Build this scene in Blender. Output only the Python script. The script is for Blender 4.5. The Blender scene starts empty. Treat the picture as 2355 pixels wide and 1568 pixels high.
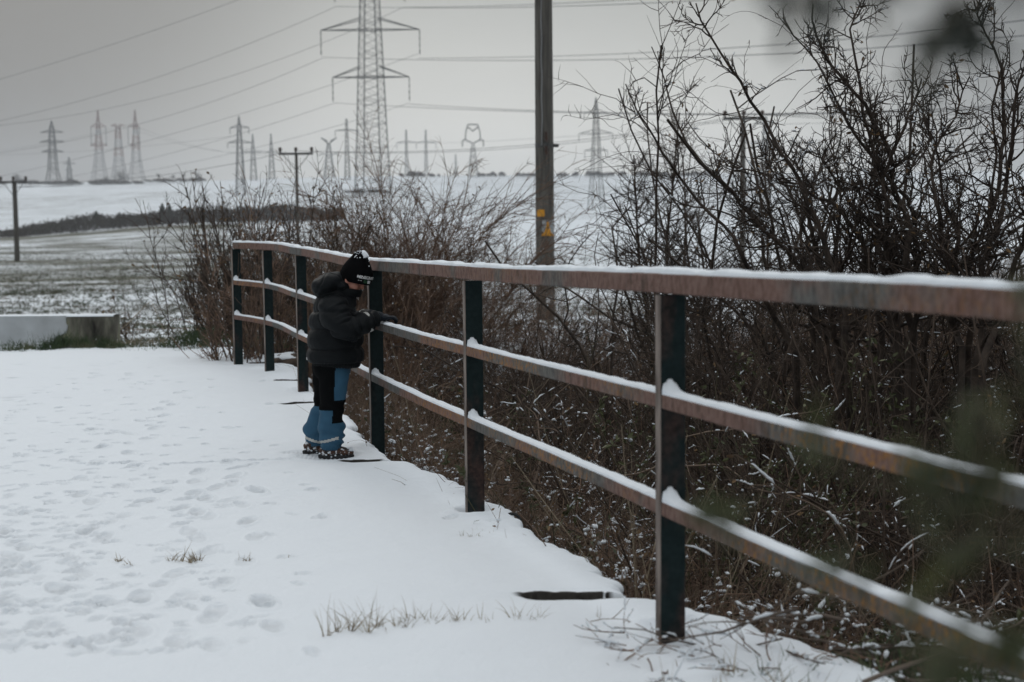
import bpy, math, random
import numpy as np
from mathutils import Vector, Matrix, Euler

random.seed(5)
RNG = np.random.default_rng(11)
sc = bpy.context.scene
COL = sc.collection
CAM_H = 1.27
F = 3269.0                      # focal length in units where the picture is 2354 wide
TH = math.atan((784 - 515) / F)
ROLL = -0.009
cam_rot = (Euler((math.pi / 2 - TH, 0, 0)).to_matrix() @ Matrix.Rotation(ROLL, 3, 'Z'))
CR = np.array(cam_rot)

def at(X, Y, d):
    """world point seen at (X, Y) of the picture, d metres ahead"""
    v = CR @ np.array([(X - 1177.0) / F, -(Y - 784.0) / F, -1.0])
    v = v * (d / v[1])
    return np.array([v[0], v[1], v[2] + CAM_H])

def on_ground(X, Y, z=0.0):
    v = CR @ np.array([(X - 1177.0) / F, -(Y - 784.0) / F, -1.0])
    v = v * ((z - CAM_H) / v[2])
    return np.array([v[0], v[1], z])

def nrm(a):
    return a / np.maximum(np.linalg.norm(a, axis=-1, keepdims=True), 1e-9)

# ------------------------------------------------------------------ noise helpers
def vnoise(x, y, seed=0):
    xi = np.floor(x).astype(np.int64); yi = np.floor(y).astype(np.int64)
    xf = x - xi; yf = y - yi
    def h(a, b):
        n = (a * 374761393 + b * 668265263 + seed * 974711) & 0x7fffffff
        n = ((n ^ (n >> 13)) * 1274126177) & 0x7fffffff
        return ((n ^ (n >> 16)) & 0xffff) / 65535.0
    u = xf * xf * (3 - 2 * xf); v = yf * yf * (3 - 2 * yf)
    return (h(xi, yi) * (1 - u) + h(xi + 1, yi) * u) * (1 - v) + (h(xi, yi + 1) * (1 - u) + h(xi + 1, yi + 1) * u) * v

def fbm(x, y, seed=0, oct=4):
    s = 0; a = 0.5
    for i in range(oct):
        s = s + a * vnoise(x * 2 ** i, y * 2 ** i, seed + i * 7); a *= 0.5
    return s

def vn3(P, sc_, seed=0):
    return (vnoise(P[:, 0] * sc_ + P[:, 2] * sc_ * .7, P[:, 1] * sc_ + 3.1, seed) + vnoise(P[:, 1] * sc_ + 7.7, P[:, 2] * sc_, seed + 3)
            + vnoise(P[:, 2] * sc_ + 1.7, P[:, 0] * sc_, seed + 5)) / 3 - .5

# ------------------------------------------------------------------ mesh helpers
def mesh_np(name, V, faces, smooth=True):
    V = np.asarray(V, dtype=np.float32).reshape(-1, 3)
    me = bpy.data.meshes.new(name)
    me.vertices.add(len(V)); me.vertices.foreach_set('co', V.ravel())
    idx = np.concatenate([f.astype(np.int32).ravel() for f in faces])
    tot = np.concatenate([np.full(len(f), f.shape[1], dtype=np.int32) for f in faces])
    st = np.concatenate([[0], np.cumsum(tot)[:-1]]).astype(np.int32)
    me.loops.add(len(idx)); me.loops.foreach_set('vertex_index', idx)
    me.polygons.add(len(tot)); me.polygons.foreach_set('loop_start', st); me.polygons.foreach_set('loop_total', tot)
    me.polygons.foreach_set('use_smooth', np.full(len(tot), bool(smooth)))
    me.update(calc_edges=True)
    return me

class Acc:
    def __init__(s): s.V = []; s.F = []; s.n = 0
    def add(s, V, *faces):
        V = np.asarray(V, dtype=float).reshape(-1, 3)
        for f in faces: s.F.append(np.asarray(f).reshape(-1, np.asarray(f).shape[-1]) + s.n)
        s.V.append(V); s.n += len(V)
    def box(s, c, size, rot=None):
        x, y, z = [q / 2 for q in size]
        v = np.array([[-x,-y,-z],[x,-y,-z],[x,y,-z],[-x,y,-z],[-x,-y,z],[x,-y,z],[x,y,z],[-x,y,z]])
        if rot is not None: v = v @ np.asarray(rot).T
        s.add(v + np.asarray(c), np.array([[0,3,2,1],[4,5,6,7],[0,1,5,4],[1,2,6,5],[2,3,7,6],[3,0,4,7]]))
    def tubes(s, P, R, S=4, caps=False):
        P = np.asarray(P, float); R = np.asarray(R, float)
        N, K = P.shape[:2]
        if N == 0: return
        T = np.empty_like(P)
        T[:, 1:-1] = P[:, 2:] - P[:, :-2]; T[:, 0] = P[:, 1] - P[:, 0]; T[:, -1] = P[:, -1] - P[:, -2]
        T = nrm(T); m = np.abs(T.mean(1)); ax = np.eye(3)[np.argmin(m, axis=1)][:, None, :]
        U = nrm(np.cross(T, np.broadcast_to(ax, T.shape))); W = np.cross(T, U)
        a = np.arange(S) * 2 * math.pi / S
        V = P[:, :, None, :] + R[:, :, None, None] * (np.cos(a)[None, None, :, None] * U[:, :, None, :] + np.sin(a)[None, None, :, None] * W[:, :, None, :])
        b = (np.arange(N) * K * S)[:, None, None] + (np.arange(K - 1) * S)[None, :, None]
        j = np.arange(S)[None, None, :]; j2 = (j + 1) % S
        Q = np.stack([b + j, b + j2, b + j2 + S, b + j + S], -1).reshape(-1, 4)
        fs = [Q]
        if caps and S == 4:
            c0 = (np.arange(N) * K * S)[:, None]
            fs.append(np.concatenate([c0 + np.array([[3, 2, 1, 0]]), c0 + (K - 1) * S + np.array([[0, 1, 2, 3]])]))
        s.add(V, *fs)
    def bars(s, segs, r, S=4):
        P = np.array([[a, b] for a, b in segs], float); R = np.full(P.shape[:2], r) if np.isscalar(r) else np.repeat(np.array(r)[:, None], 2, 1)
        s.tubes(P, R, S, caps=(S == 4))
    def grid(s, V, close=False):
        n, m = V.shape[:2]
        i = np.arange(n - 1)[:, None] * m; jj = np.arange(m if close else m - 1)[None, :]; j2 = (jj + 1) % m
        s.add(V, np.stack([i + jj, i + j2, i + m + j2, i + m + jj], -1).reshape(-1, 4))
    def mesh(s, name, smooth=True): return mesh_np(name, np.concatenate(s.V), s.F, smooth)

def link(name, me, mat=None, parent=None, loc=None):
    o = bpy.data.objects.new(name, me); COL.objects.link(o)
    if mat is not None:
        for m in (mat if isinstance(mat, (list, tuple)) else [mat]): me.materials.append(m)
    if parent is not None: o.parent = parent
    if loc is not None: o.location = loc
    return o
def empty(name, loc=(0, 0, 0), rz=0):
    o = bpy.data.objects.new(name, None); COL.objects.link(o); o.location = loc; o.rotation_euler = (0, 0, rz); o.empty_display_size = .2
    return o
def tag(o, label=None, cat=None, group=None, kind=None):
    if label: o['label'] = label
    if cat: o['category'] = cat
    if group: o['group'] = group
    if kind: o['kind'] = kind
    return o

# ------------------------------------------------------------------ materials
def newmat(name):
    m = bpy.data.materials.new(name); m.use_nodes = True
    nt = m.node_tree; nt.nodes.clear()
    out = nt.nodes.new('ShaderNodeOutputMaterial'); b = nt.nodes.new('ShaderNodeBsdfPrincipled')
    nt.links.new(b.outputs[0], out.inputs[0])
    return m, nt, b
def N(nt, t, **kw):
    n = nt.nodes.new(t)
    for k, v in kw.items():
        if k.startswith('i_'):
            n.inputs[k[2:].replace('_', ' ')].default_value = v
        else: setattr(n, k, v)
    return n
def noise(nt, scale, detail=4, rough=.55, stretch=None, coord='Object', dist=0):
    tc = N(nt, 'ShaderNodeTexCoord'); mp = N(nt, 'ShaderNodeMapping')
    if stretch: mp.inputs['Scale'].default_value = stretch
    if coord == 'World': nt.links.new(N(nt, 'ShaderNodeNewGeometry').outputs['Position'], mp.inputs[0])
    else: nt.links.new(tc.outputs[coord], mp.inputs[0])
    n = N(nt, 'ShaderNodeTexNoise'); n.inputs['Scale'].default_value = scale; n.inputs['Detail'].default_value = detail; n.inputs['Roughness'].default_value = rough
    n.inputs['Distortion'].default_value = dist
    nt.links.new(mp.outputs[0], n.inputs['Vector'])
    return n.outputs['Fac']
def ramp(nt, fac, stops):
    r = N(nt, 'ShaderNodeValToRGB'); e = r.color_ramp.elements
    while len(e) < len(stops): e.new(.5)
    for i, (p, c) in enumerate(stops):
        e[i].position = p; e[i].color = (*c, 1) if len(c) == 3 else c
    nt.links.new(fac, r.inputs[0]); return r.outputs[0]
def mix(nt, fac, a, b):
    m = N(nt, 'ShaderNodeMix'); m.data_type = 'RGBA'
    for s, v in ((m.inputs[0], fac), (m.inputs[6], a), (m.inputs[7], b)):
        if hasattr(v, 'links') or isinstance(v, bpy.types.NodeSocket): nt.links.new(v, s)
        else: s.default_value = v if isinstance(v, (int, float)) else ((*v, 1) if len(v) == 3 else v)
    return m.outputs[2]
def math_(nt, op, a, b=0.0, clamp=False):
    m = N(nt, 'ShaderNodeMath'); m.operation = op; m.use_clamp = clamp
    for s, v in ((m.inputs[0], a), (m.inputs[1], b)):
        if isinstance(v, bpy.types.NodeSocket): nt.links.new(v, s)
        else: s.default_value = v
    return m.outputs[0]
def bump(nt, b, h, strength=.3, dist=.01):
    n = N(nt, 'ShaderNodeBump'); n.inputs['Strength'].default_value = strength; n.inputs['Distance'].default_value = dist
    nt.links.new(h, n.inputs['Height']); nt.links.new(n.outputs[0], b.inputs['Normal'])
def simple(name, stops, scale=20, rough=.8, bstr=.3, bdist=.005, stretch=None, detail=4, spec=.3, metallic=0):
    m, nt, b = newmat(name)
    f = noise(nt, scale, detail, stretch=stretch)
    nt.links.new(ramp(nt, f, stops), b.inputs['Base Color'])
    b.inputs['Roughness'].default_value = rough; b.inputs['Specular IOR Level'].default_value = spec; b.inputs['Metallic'].default_value = metallic
    if bstr: bump(nt, b, f, bstr, bdist)
    return m
def attr(nt, name):
    a = N(nt, 'ShaderNodeAttribute'); a.attribute_name = name; return a.outputs['Fac']

SNOW = (.765, .81, .85)
def mk_snow(name, dark=None):
    m, nt, b = newmat(name)
    f = noise(nt, 60, 5); f2 = noise(nt, 3, 3)
    base = mix(nt, math_(nt, 'MULTIPLY', f2, .35), SNOW, (.74, .78, .83))
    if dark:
        base = mix(nt, attr(nt, 'bare'), base, mix(nt, noise(nt, 40), (.010, .009, .008), (.05, .045, .038)))  # slab showing through, near-black to stand for shade in joints and under lips
    nt.links.new(base, b.inputs['Base Color']); b.inputs['Roughness'].default_value = .75; b.inputs['Specular IOR Level'].default_value = .25
    n1 = math_(nt, 'ADD', f, math_(nt, 'MULTIPLY', f2, 2.0))
    bump(nt, b, n1, .35, .010)
    return m
M = {}
M['snow_grey'] = simple('snow_grey', [(.3, (.40, .42, .43)), (.7, (.60, .63, .65))], 3, .85, .4, .01, detail=8)  # greyer, blotchy snow for the wall face
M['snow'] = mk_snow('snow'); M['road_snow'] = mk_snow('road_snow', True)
M['bark'] = simple('bark', [(.3, (.026, .019, .015)), (.7, (.115, .084, .064))], 12, .9)
M['bark_red'] = simple('bark_red', [(.3, (.070, .043, .031)), (.7, (.26, .17, .12))], 6, .9)
M['bark_dark'] = simple('bark_dark', [(.3, (.022, .017, .014)), (.7, (.080, .060, .047))], 12, .9)
M['bark_mid'] = simple('bark_mid', [(.3, (.065, .048, .037)), (.7, (.25, .185, .14))], 7, .9)
M['weed_dry'] = simple('weed_dry', [(.3, (.12, .080, .056)), (.7, (.30, .22, .155))], 5, .9, 0)
M['bark_pale'] = simple('bark_pale', [(.3, (.07, .055, .045)), (.7, (.16, .125, .10))], 9, .9)
M['bark_green'] = simple('bark_green', [(.3, (.045, .042, .025)), (.7, (.11, .095, .055))], 5, .9)
M['leaf_dry'] = simple('leaf_dry', [(.3, (.07, .042, .022)), (.7, (.23, .145, .07))], 5, .8, 0)
M['leaf_green'] = simple('leaf_green', [(.3, (.035, .045, .020)), (.7, (.095, .10, .042))], 4, .55, 0)
M['leaf_dark'] = simple('leaf_dark', [(.3, (.012, .017, .014)), (.7, (.030, .038, .026))], 30, .6, 0)  # darker, less green leaves for the upper spray
M['leaf_near'] = simple('leaf_near', [(.3, (.026, .038, .017)), (.7, (.095, .10, .036))], 30, .5, 0)
M['grass_dry'] = simple('grass_dry', [(.3, (.20, .16, .11)), (.7, (.36, .30, .21))], 15, .8, 0)
M['field_shoot'] = simple('field_shoot', [(.35, (.045, .065, .030)), (.55, (.09, .085, .055)), (.7, (.15, .125, .085))], .7, .9, 0)
M['grass_green'] = simple('grass_green', [(.35, (.03, .055, .025)), (.5, (.05, .08, .035)), (.75, (.18, .17, .10))], 6, .8, 0)
M['concrete'] = simple('concrete', [(.36, (.025, .024, .020)), (.48, (.11, .105, .085)), (.58, (.22, .215, .17)), (.7, (.30, .30, .20))], 2.6, .9, .4, .01, stretch=(2, 2, .7), detail=8)
M['pole'] = simple('pole', [(.3, (.055, .052, .046)), (.7, (.14, .13, .115))], 6, .85, .4, .01, stretch=(4, 4, .25))
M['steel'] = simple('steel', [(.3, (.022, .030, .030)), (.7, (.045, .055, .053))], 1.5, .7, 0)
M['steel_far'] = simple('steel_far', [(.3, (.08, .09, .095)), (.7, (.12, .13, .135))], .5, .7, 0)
M['steel_red'] = simple('steel_red', [(.3, (.20, .115, .105)), (.7, (.26, .15, .14))], .5, .7, 0)
M['steel_pale'] = simple('steel_pale', [(.3, (.26, .27, .28)), (.7, (.34, .35, .36))], .5, .7, 0)
M['wire'] = simple('wire', [(.3, (.05, .055, .06)), (.7, (.07, .075, .08))], 1, .7, 0)
M['insulator'] = simple('insulator', [(.3, (.035, .018, .012)), (.7, (.06, .03, .02))], 8, .35, 0, spec=.5)
M['metal'] = simple('metal', [(.3, (.06, .06, .06)), (.7, (.16, .16, .155))], 20, .5, 0, metallic=.6)
M['yellow'] = simple('yellow', [(.3, (.50, .22, .02)), (.7, (.72, .34, .03))], 20, .5, .1, .002)
M['rubber'] = simple('rubber', [(.3, (.012, .012, .012)), (.7, (.03, .03, .03))], 20, .6, .1)
M['hedge'] = simple('hedge', [(.3, (.022, .021, .018)), (.7, (.055, .045, .038))], .6, .95, 0)
M['conifer'] = simple('conifer', [(.3, (.016, .030, .022)), (.7, (.035, .055, .036))], 1.0, .95, 0)
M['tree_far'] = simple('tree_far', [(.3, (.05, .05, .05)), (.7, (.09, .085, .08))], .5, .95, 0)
# clothes
M['jacket'] = simple('jacket', [(.3, (.0028, .0040, .0050)), (.7, (.0072, .0092, .0106))], 90, .62, .25, .0012, detail=6, spec=.13)
M['knit'] = simple('knit', [(.3, (.0015, .0015, .0018)), (.7, (.004, .004, .0045))], 300, .95, .6, .001, spec=.05)
M['trouser_black'] = simple('trouser_black', [(.3, (.002, .0025, .003)), (.7, (.005, .0055, .006))], 120, .9, .2, .001, spec=.04)
M['trouser_blue'] = simple('trouser_blue', [(.3, (.022, .080, .142)), (.7, (.034, .105, .175))], 14, .7, .2, .002, spec=.25)
M['reflect'] = simple('reflect', [(.3, (.42, .42, .40)), (.7, (.55, .55, .52))], 60, .5, 0)
M['glove'] = simple('glove', [(.3, (.008, .011, .016)), (.7, (.010, .014, .020))], 60, .5, .2, .001, spec=.12)
M['label_white'] = simple('label_white', [(.3, (.62, .62, .62)), (.7, (.72, .72, .72))], 60, .6, 0)
M['label_dull'] = simple('label_dull', [(.3, (.25, .26, .26)), (.7, (.36, .37, .37))], 10, .6, 0)
M['badge_green'] = simple('badge_green', [(.35, (.008, .035, .015)), (.65, (.02, .075, .03))], 120, .6, 0)
def mk_skin():
    m, nt, b = newmat('skin')
    f = noise(nt, 14, 3)
    nt.links.new(ramp(nt, f, [(.35, (.50, .20, .135)), (.65, (.60, .33, .24))]), b.inputs['Base Color'])
    b.inputs['Roughness'].default_value = .55; b.inputs['Subsurface Weight'].default_value = .15; b.inputs['Subsurface Radius'].default_value = (.01, .004, .002)
    return m
M['skin'] = mk_skin()
def mk_boot():
    m, nt, b = newmat('boot_leather')
    c = ramp(nt, noise(nt, 25, 4), [(.42, (.010, .009, .009)), (.52, (.075, .028, .011)), (.65, (.015, .012, .011))])
    s = ramp(nt, noise(nt, 42, 5), [(.57, (0, 0, 0)), (.64, (1, 1, 1))])
    nt.links.new(mix(nt, s, c, SNOW), b.inputs['Base Color']); b.inputs['Roughness'].default_value = .7
    bump(nt, b, s, .4, .003); return m
M['boot'] = mk_boot()
def mk_rail(name, lich):
    m, nt, b = newmat(name)
    big = noise(nt, 1.6, 5, stretch=(1, 1, .8)); streak = noise(nt, 62, 8, .7, stretch=(1, 1, .40)); fine = noise(nt, 60, 6)
    rust = ramp(nt, streak, [(.30, (.050, .028, .022)), (.45, (.125, .068, .052)), (.58, (.18, .115, .095)), (.72, (.08, .042, .032))])
    grey = ramp(nt, streak, [(.30, (.030, .031, .029)), (.50, (.090, .088, .082)), (.70, (.155, .148, .135))])
    c = mix(nt, ramp(nt, big, [(.51, (0, 0, 0)), (.58, (1, 1, 1))]), rust, grey)
    c = mix(nt, ramp(nt, noise(nt, 17, 6, .7, stretch=(1, 1, .45)), [(.55, (0, 0, 0)), (.66, (.8, .8, .8))]), c, (.045, .028, .020))
    l = math_(nt, 'MULTIPLY', ramp(nt, noise(nt, 1.1, 2), [(.50, (0, 0, 0)), (.58, (1, 1, 1))]), ramp(nt, noise(nt, 75, 7, .7, stretch=(1, 1, .6)), [(.50, (0, 0, 0)), (.60, (1, 1, 1))]))
    c = mix(nt, math_(nt, 'MULTIPLY', l, lich), c, (.27, .12, .025))
    nt.links.new(c, b.inputs['Base Color']); b.inputs['Roughness'].default_value = .85; b.inputs['Specular IOR Level'].default_value = .3
    bump(nt, b, math_(nt, 'ADD', fine, streak), .5, .003); return m
M['rail_top'] = mk_rail('rail_top', .25); M['rail_low'] = mk_rail('rail_low', 1.0)
def mk_post():
    m, nt, b = newmat('post_paint')
    big = noise(nt, 2.4, 5, stretch=(2, 2, .7), coord='World'); fine = noise(nt, 50, 6, coord='World')
    c = ramp(nt, fine, [(.35, (.0035, .011, .012)), (.6, (.008, .019, .020)), (.8, (.016, .024, .023))])
    r = ramp(nt, fine, [(.35, (.018, .012, .011)), (.65, (.060, .034, .028))])
    c = mix(nt, ramp(nt, big, [(.53, (0, 0, 0)), (.62, (1, 1, 1))]), c, r)
    c = mix(nt, attr(nt, 'edge'), c, ramp(nt, noise(nt, 25, 4, stretch=(1, 1, .2)), [(.4, (.10, .08, .07)), (.6, (.24, .20, .175))]))
    nt.links.new(c, b.inputs['Base Color']); b.inputs['Roughness'].default_value = .65; b.inputs['Specular IOR Level'].default_value = .2
    bump(nt, b, fine, .4, .002); return m
M['post'] = mk_post()
def mk_ground():
    m, nt, b = newmat('ground_mat')
    cov = attr(nt, 'cover'); lit = attr(nt, 'litter')
    big = noise(nt, .12, 6, .65, stretch=(.35, 1.6, 1)); mid = noise(nt, .8, 8, .8, stretch=(.45, 1.4, 1)); fine = noise(nt, 5.5, 6, .75, stretch=(.6, 1.2, 1)); vf = noise(nt, 28, 4, .6)
    s = math_(nt, 'ADD', math_(nt, 'ADD', math_(nt, 'MULTIPLY', big, 1.5), math_(nt, 'MULTIPLY', mid, 1.6)), math_(nt, 'ADD', math_(nt, 'MULTIPLY', fine, 1.6), math_(nt, 'MULTIPLY', vf, .4)))
    k = math_(nt, 'ADD', math_(nt, 'SUBTRACT', s, 3.08), cov)                # >0 shows soil and shoots
    mask = math_(nt, 'MULTIPLY', k, 2.6, True)
    veg = ramp(nt, noise(nt, 1.3, 4), [(.35, (.065, .072, .048)), (.55, (.12, .115, .090)), (.7, (.045, .075, .032))])
    snow = mix(nt, math_(nt, 'MULTIPLY', mid, .4), SNOW, (.66, .71, .76))
    c = mix(nt, mask, snow, veg)
    k2 = math_(nt, 'SUBTRACT', math_(nt, 'ADD', math_(nt, 'MULTIPLY', lit, 1.0), math_(nt, 'MULTIPLY', fine, .9)), .86)
    lm = math_(nt, 'MULTIPLY', k2, 7.0, True)
    lc = ramp(nt, vf, [(.3, (.012, .010, .008)), (.5, (.035, .026, .018)), (.7, (.07, .05, .035))])
    c = mix(nt, lm, c, lc)
    nt.links.new(c, b.inputs['Base Color']); b.inputs['Roughness'].default_value = .9; b.inputs['Specular IOR Level'].default_value = .15
    bump(nt, b, math_(nt, 'ADD', fine, math_(nt, 'MULTIPLY', vf, .5)), .5, .03); return m
M['ground'] = mk_ground()

# ------------------------------------------------------------------ ground heights
EDGE_PX = [(1640, 1510), (1505, 1428), (1440, 1386), (1345, 1308), (1280, 1262), (1225, 1228), (1180, 1193), (1122, 1150), (1060, 1122),
           (1000, 1098), (950, 1073), (900, 1040), (862, 1008), (832, 985), (800, 958), (758, 920), (722, 890), (690, 858), (650, 836), (600, 812), (540, 804)]
EP = [on_ground(*p) for p in EDGE_PX]
ey = np.array([1.0, 2.0, 3.0] + [p[1] for p in EP]); ex = np.array([1.62, 1.30, .97] + [p[0] for p in EP])
o_ = np.argsort(ey); ey, ex = ey[o_], ex[o_]
def edge_x(y): return np.interp(y, ey, ex)
ROAD_END = 14.9
def road_z(y): return np.interp(y, [2, 4.1, 6.2, 8.2, 10.9, 12.3, 15], [.07, .045, 0, -.012, 0, .012, .015])

TD = np.array([14, 16, 25, 45, 75, 100, 155, 200, 250, 300, 400, 450, 520, 600, 900, 1200, 1500, 3500.])
T0 = np.array([300, 270, 225, 160, 112, 76, 55, 45, 36, 29, 20, 27, 22, 8, -68, -103, -78, -30.])
T1 = np.array([300, 270, 225, 158, 108, 74, 52, 38, 24, 12, -6, 3, -8, -25, -82, -106, -80, -30.])
T2 = np.array([300, 270, 225, 155, 104, 72, 48, 34, 20, 8, -13, -46, -84, -93, -104, -112, -80, -30.])
T3 = np.array([300, 270, 225, 155, 100, 70, 44, 30, 17, 8, -6, -12, -20, -30, -85, -112, -80, -30.])
XA = np.array([0, 440, 850, 1370])
def terrain(x, y):
    x = np.asarray(x, float); y = np.asarray(y, float)
    yy = np.maximum(y, 14.0); X = 1177 + F * x / yy
    offs = [np.interp(yy, TD, t) for t in (T0, T1, T2, T3)]
    z = None
    w = np.clip((X - 0) / 440, 0, 1); w = w * w * (3 - 2 * w); o = offs[0] * (1 - w) + offs[1] * w
    w = np.clip((X - 440) / 410, 0, 1); w = w * w * (3 - 2 * w); o = o * (1 - w) + offs[2] * w
    w = np.clip((X - 850) / 520, 0, 1); w = w * w * (3 - 2 * w); o = o * (1 - w) + offs[3] * w
    far = CAM_H - o * yy / F
    far = far + (fbm(x / 14, yy / 14, 3) - .47) * np.clip((yy - 14) / 40, 0.12, 1) * .8 * np.clip(yy / 120, .25, 1)
    # ravine to the right of the bridge
    t = (x - edge_x(np.clip(y, 1, 14.9))) * .96
    side = np.interp(t, [-.25, 0, .06, .5, 1.2, 2.2, 3.2, 5.0, 7.0, 10.0, 14], [-.32, -.32, -.34, -.62, -1.25, -1.9, -1.8, -.9, -.35, -.2, -.15])
    nearf = np.clip((4.32 - y) / .28, 0, 1)                      # the bank before the first post
    bank = np.interp(t, [-.4, 0, .3, 1.0, 2, 4, 7], [-.03, .036, .042, .03, -.22, -.6, -.5]) + (fbm(x * 4, y * 4, 13) - .47) * .05 * np.clip(t / .3, 0, 1)
    side = side * (1 - nearf) + bank * nearf
    side = side + (fbm(x * 2.1, y * 2.1, 9) - .47) * .22 * np.clip(t, 0, 1)
    left = np.interp(x, [-12, -9.3], [-.03, -.32])
    near = np.where(t > -.25, side, left)
    k = np.clip((y - 15.0) / 11.0, 0, 1); k = k * k * (3 - 2 * k)
    tr = x - (-2.6 + (y - 14.7) * .35)
    rav = np.interp(tr, [0, 1.2, 3.5, 6, 9], [0, -.6, -1.2, -.4, 0]) * (1 - k)
    base = far + rav
    kk = np.clip((y - 14.6) / .45, 0, 1)
    k3 = np.clip((y - 13.5) / 6.0, 0, 1)
    rt = np.where(t > .3, k3, kk)
    return near * (1 - rt) + base * rt

def build_ground():
    rows = np.concatenate([-30 + 0 * np.arange(1), np.linspace(-8, .5, 12), np.linspace(.8, 4, 55), 4 * (30 / 4) ** (np.arange(1, 300) / 299), 30 * (3400 / 30) ** (np.arange(1, 230) / 229)])
    u = np.linspace(-1, 1, 560); u = np.sign(u) * np.abs(u) ** 1.25 * 1.5
    Y = rows[:, None] + 0 * u[None, :]; W = np.maximum(rows + 9, 5)[:, None]
    X = u[None, :] * W
    Z = terrain(X, Y)
    Xp = 1177 + F * X / np.maximum(Y, 14)
    cov = np.interp(Y, [14, 17, 20, 30, 45, 70, 110, 180, 260, 400, 470, 700, 1000, 3000], [.34, .38, .44, .52, .66, .78, .72, .80, .75, .62, .50, .28, .20, .1])
    cov = cov + (fbm(X / 6, Y / 18, 21) - .47) * .5 * (Y < 500)
    rgt = np.clip((Xp - 900) / 300, 0, 1) * (Y > 20)
    cov = cov * (1 - .45 * rgt); cov = np.where((Xp > 520) & (Y > 150), cov * .75, cov)
    cov = np.where(Y > 430, .50 + .06 * (np.sin(Y / 60) > .5) + (fbm(X / 60, Y / 160, 23) - .47) * .2, cov)
    strip = np.exp(-((Y - 375 - (X + 60) * .3) / 26) ** 2) * (Xp < 560); cov = cov + strip * .8
    t = (X - edge_x(np.clip(Y, 1, 14.9)))
    lit = np.clip((t - .02) / .12, 0, 1) * np.clip((21 - Y) / 6, 0, 1)
    lit = lit * np.maximum(np.interp(Y, [0, 3.4, 4.2], [.10, .20, 1]), np.clip((t - .30) / .8, 0, .75)) * (1 - .35 * np.clip((t - 5) / 3, 0, 1))
    cov = np.where(Y < 14.5, 0.05, cov)
    a = Acc(); V = np.stack([X, Y, Z], -1); a.grid(V)
    me = a.mesh('ground')
    for nm, arr in (('cover', cov), ('litter', lit)):
        at_ = me.attributes.new(nm, 'FLOAT', 'POINT'); at_.data.foreach_set('value', arr.astype(np.float32).ravel())
    o = link('ground', me, M['ground']); tag(o, kind='structure')
build_ground()

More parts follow.
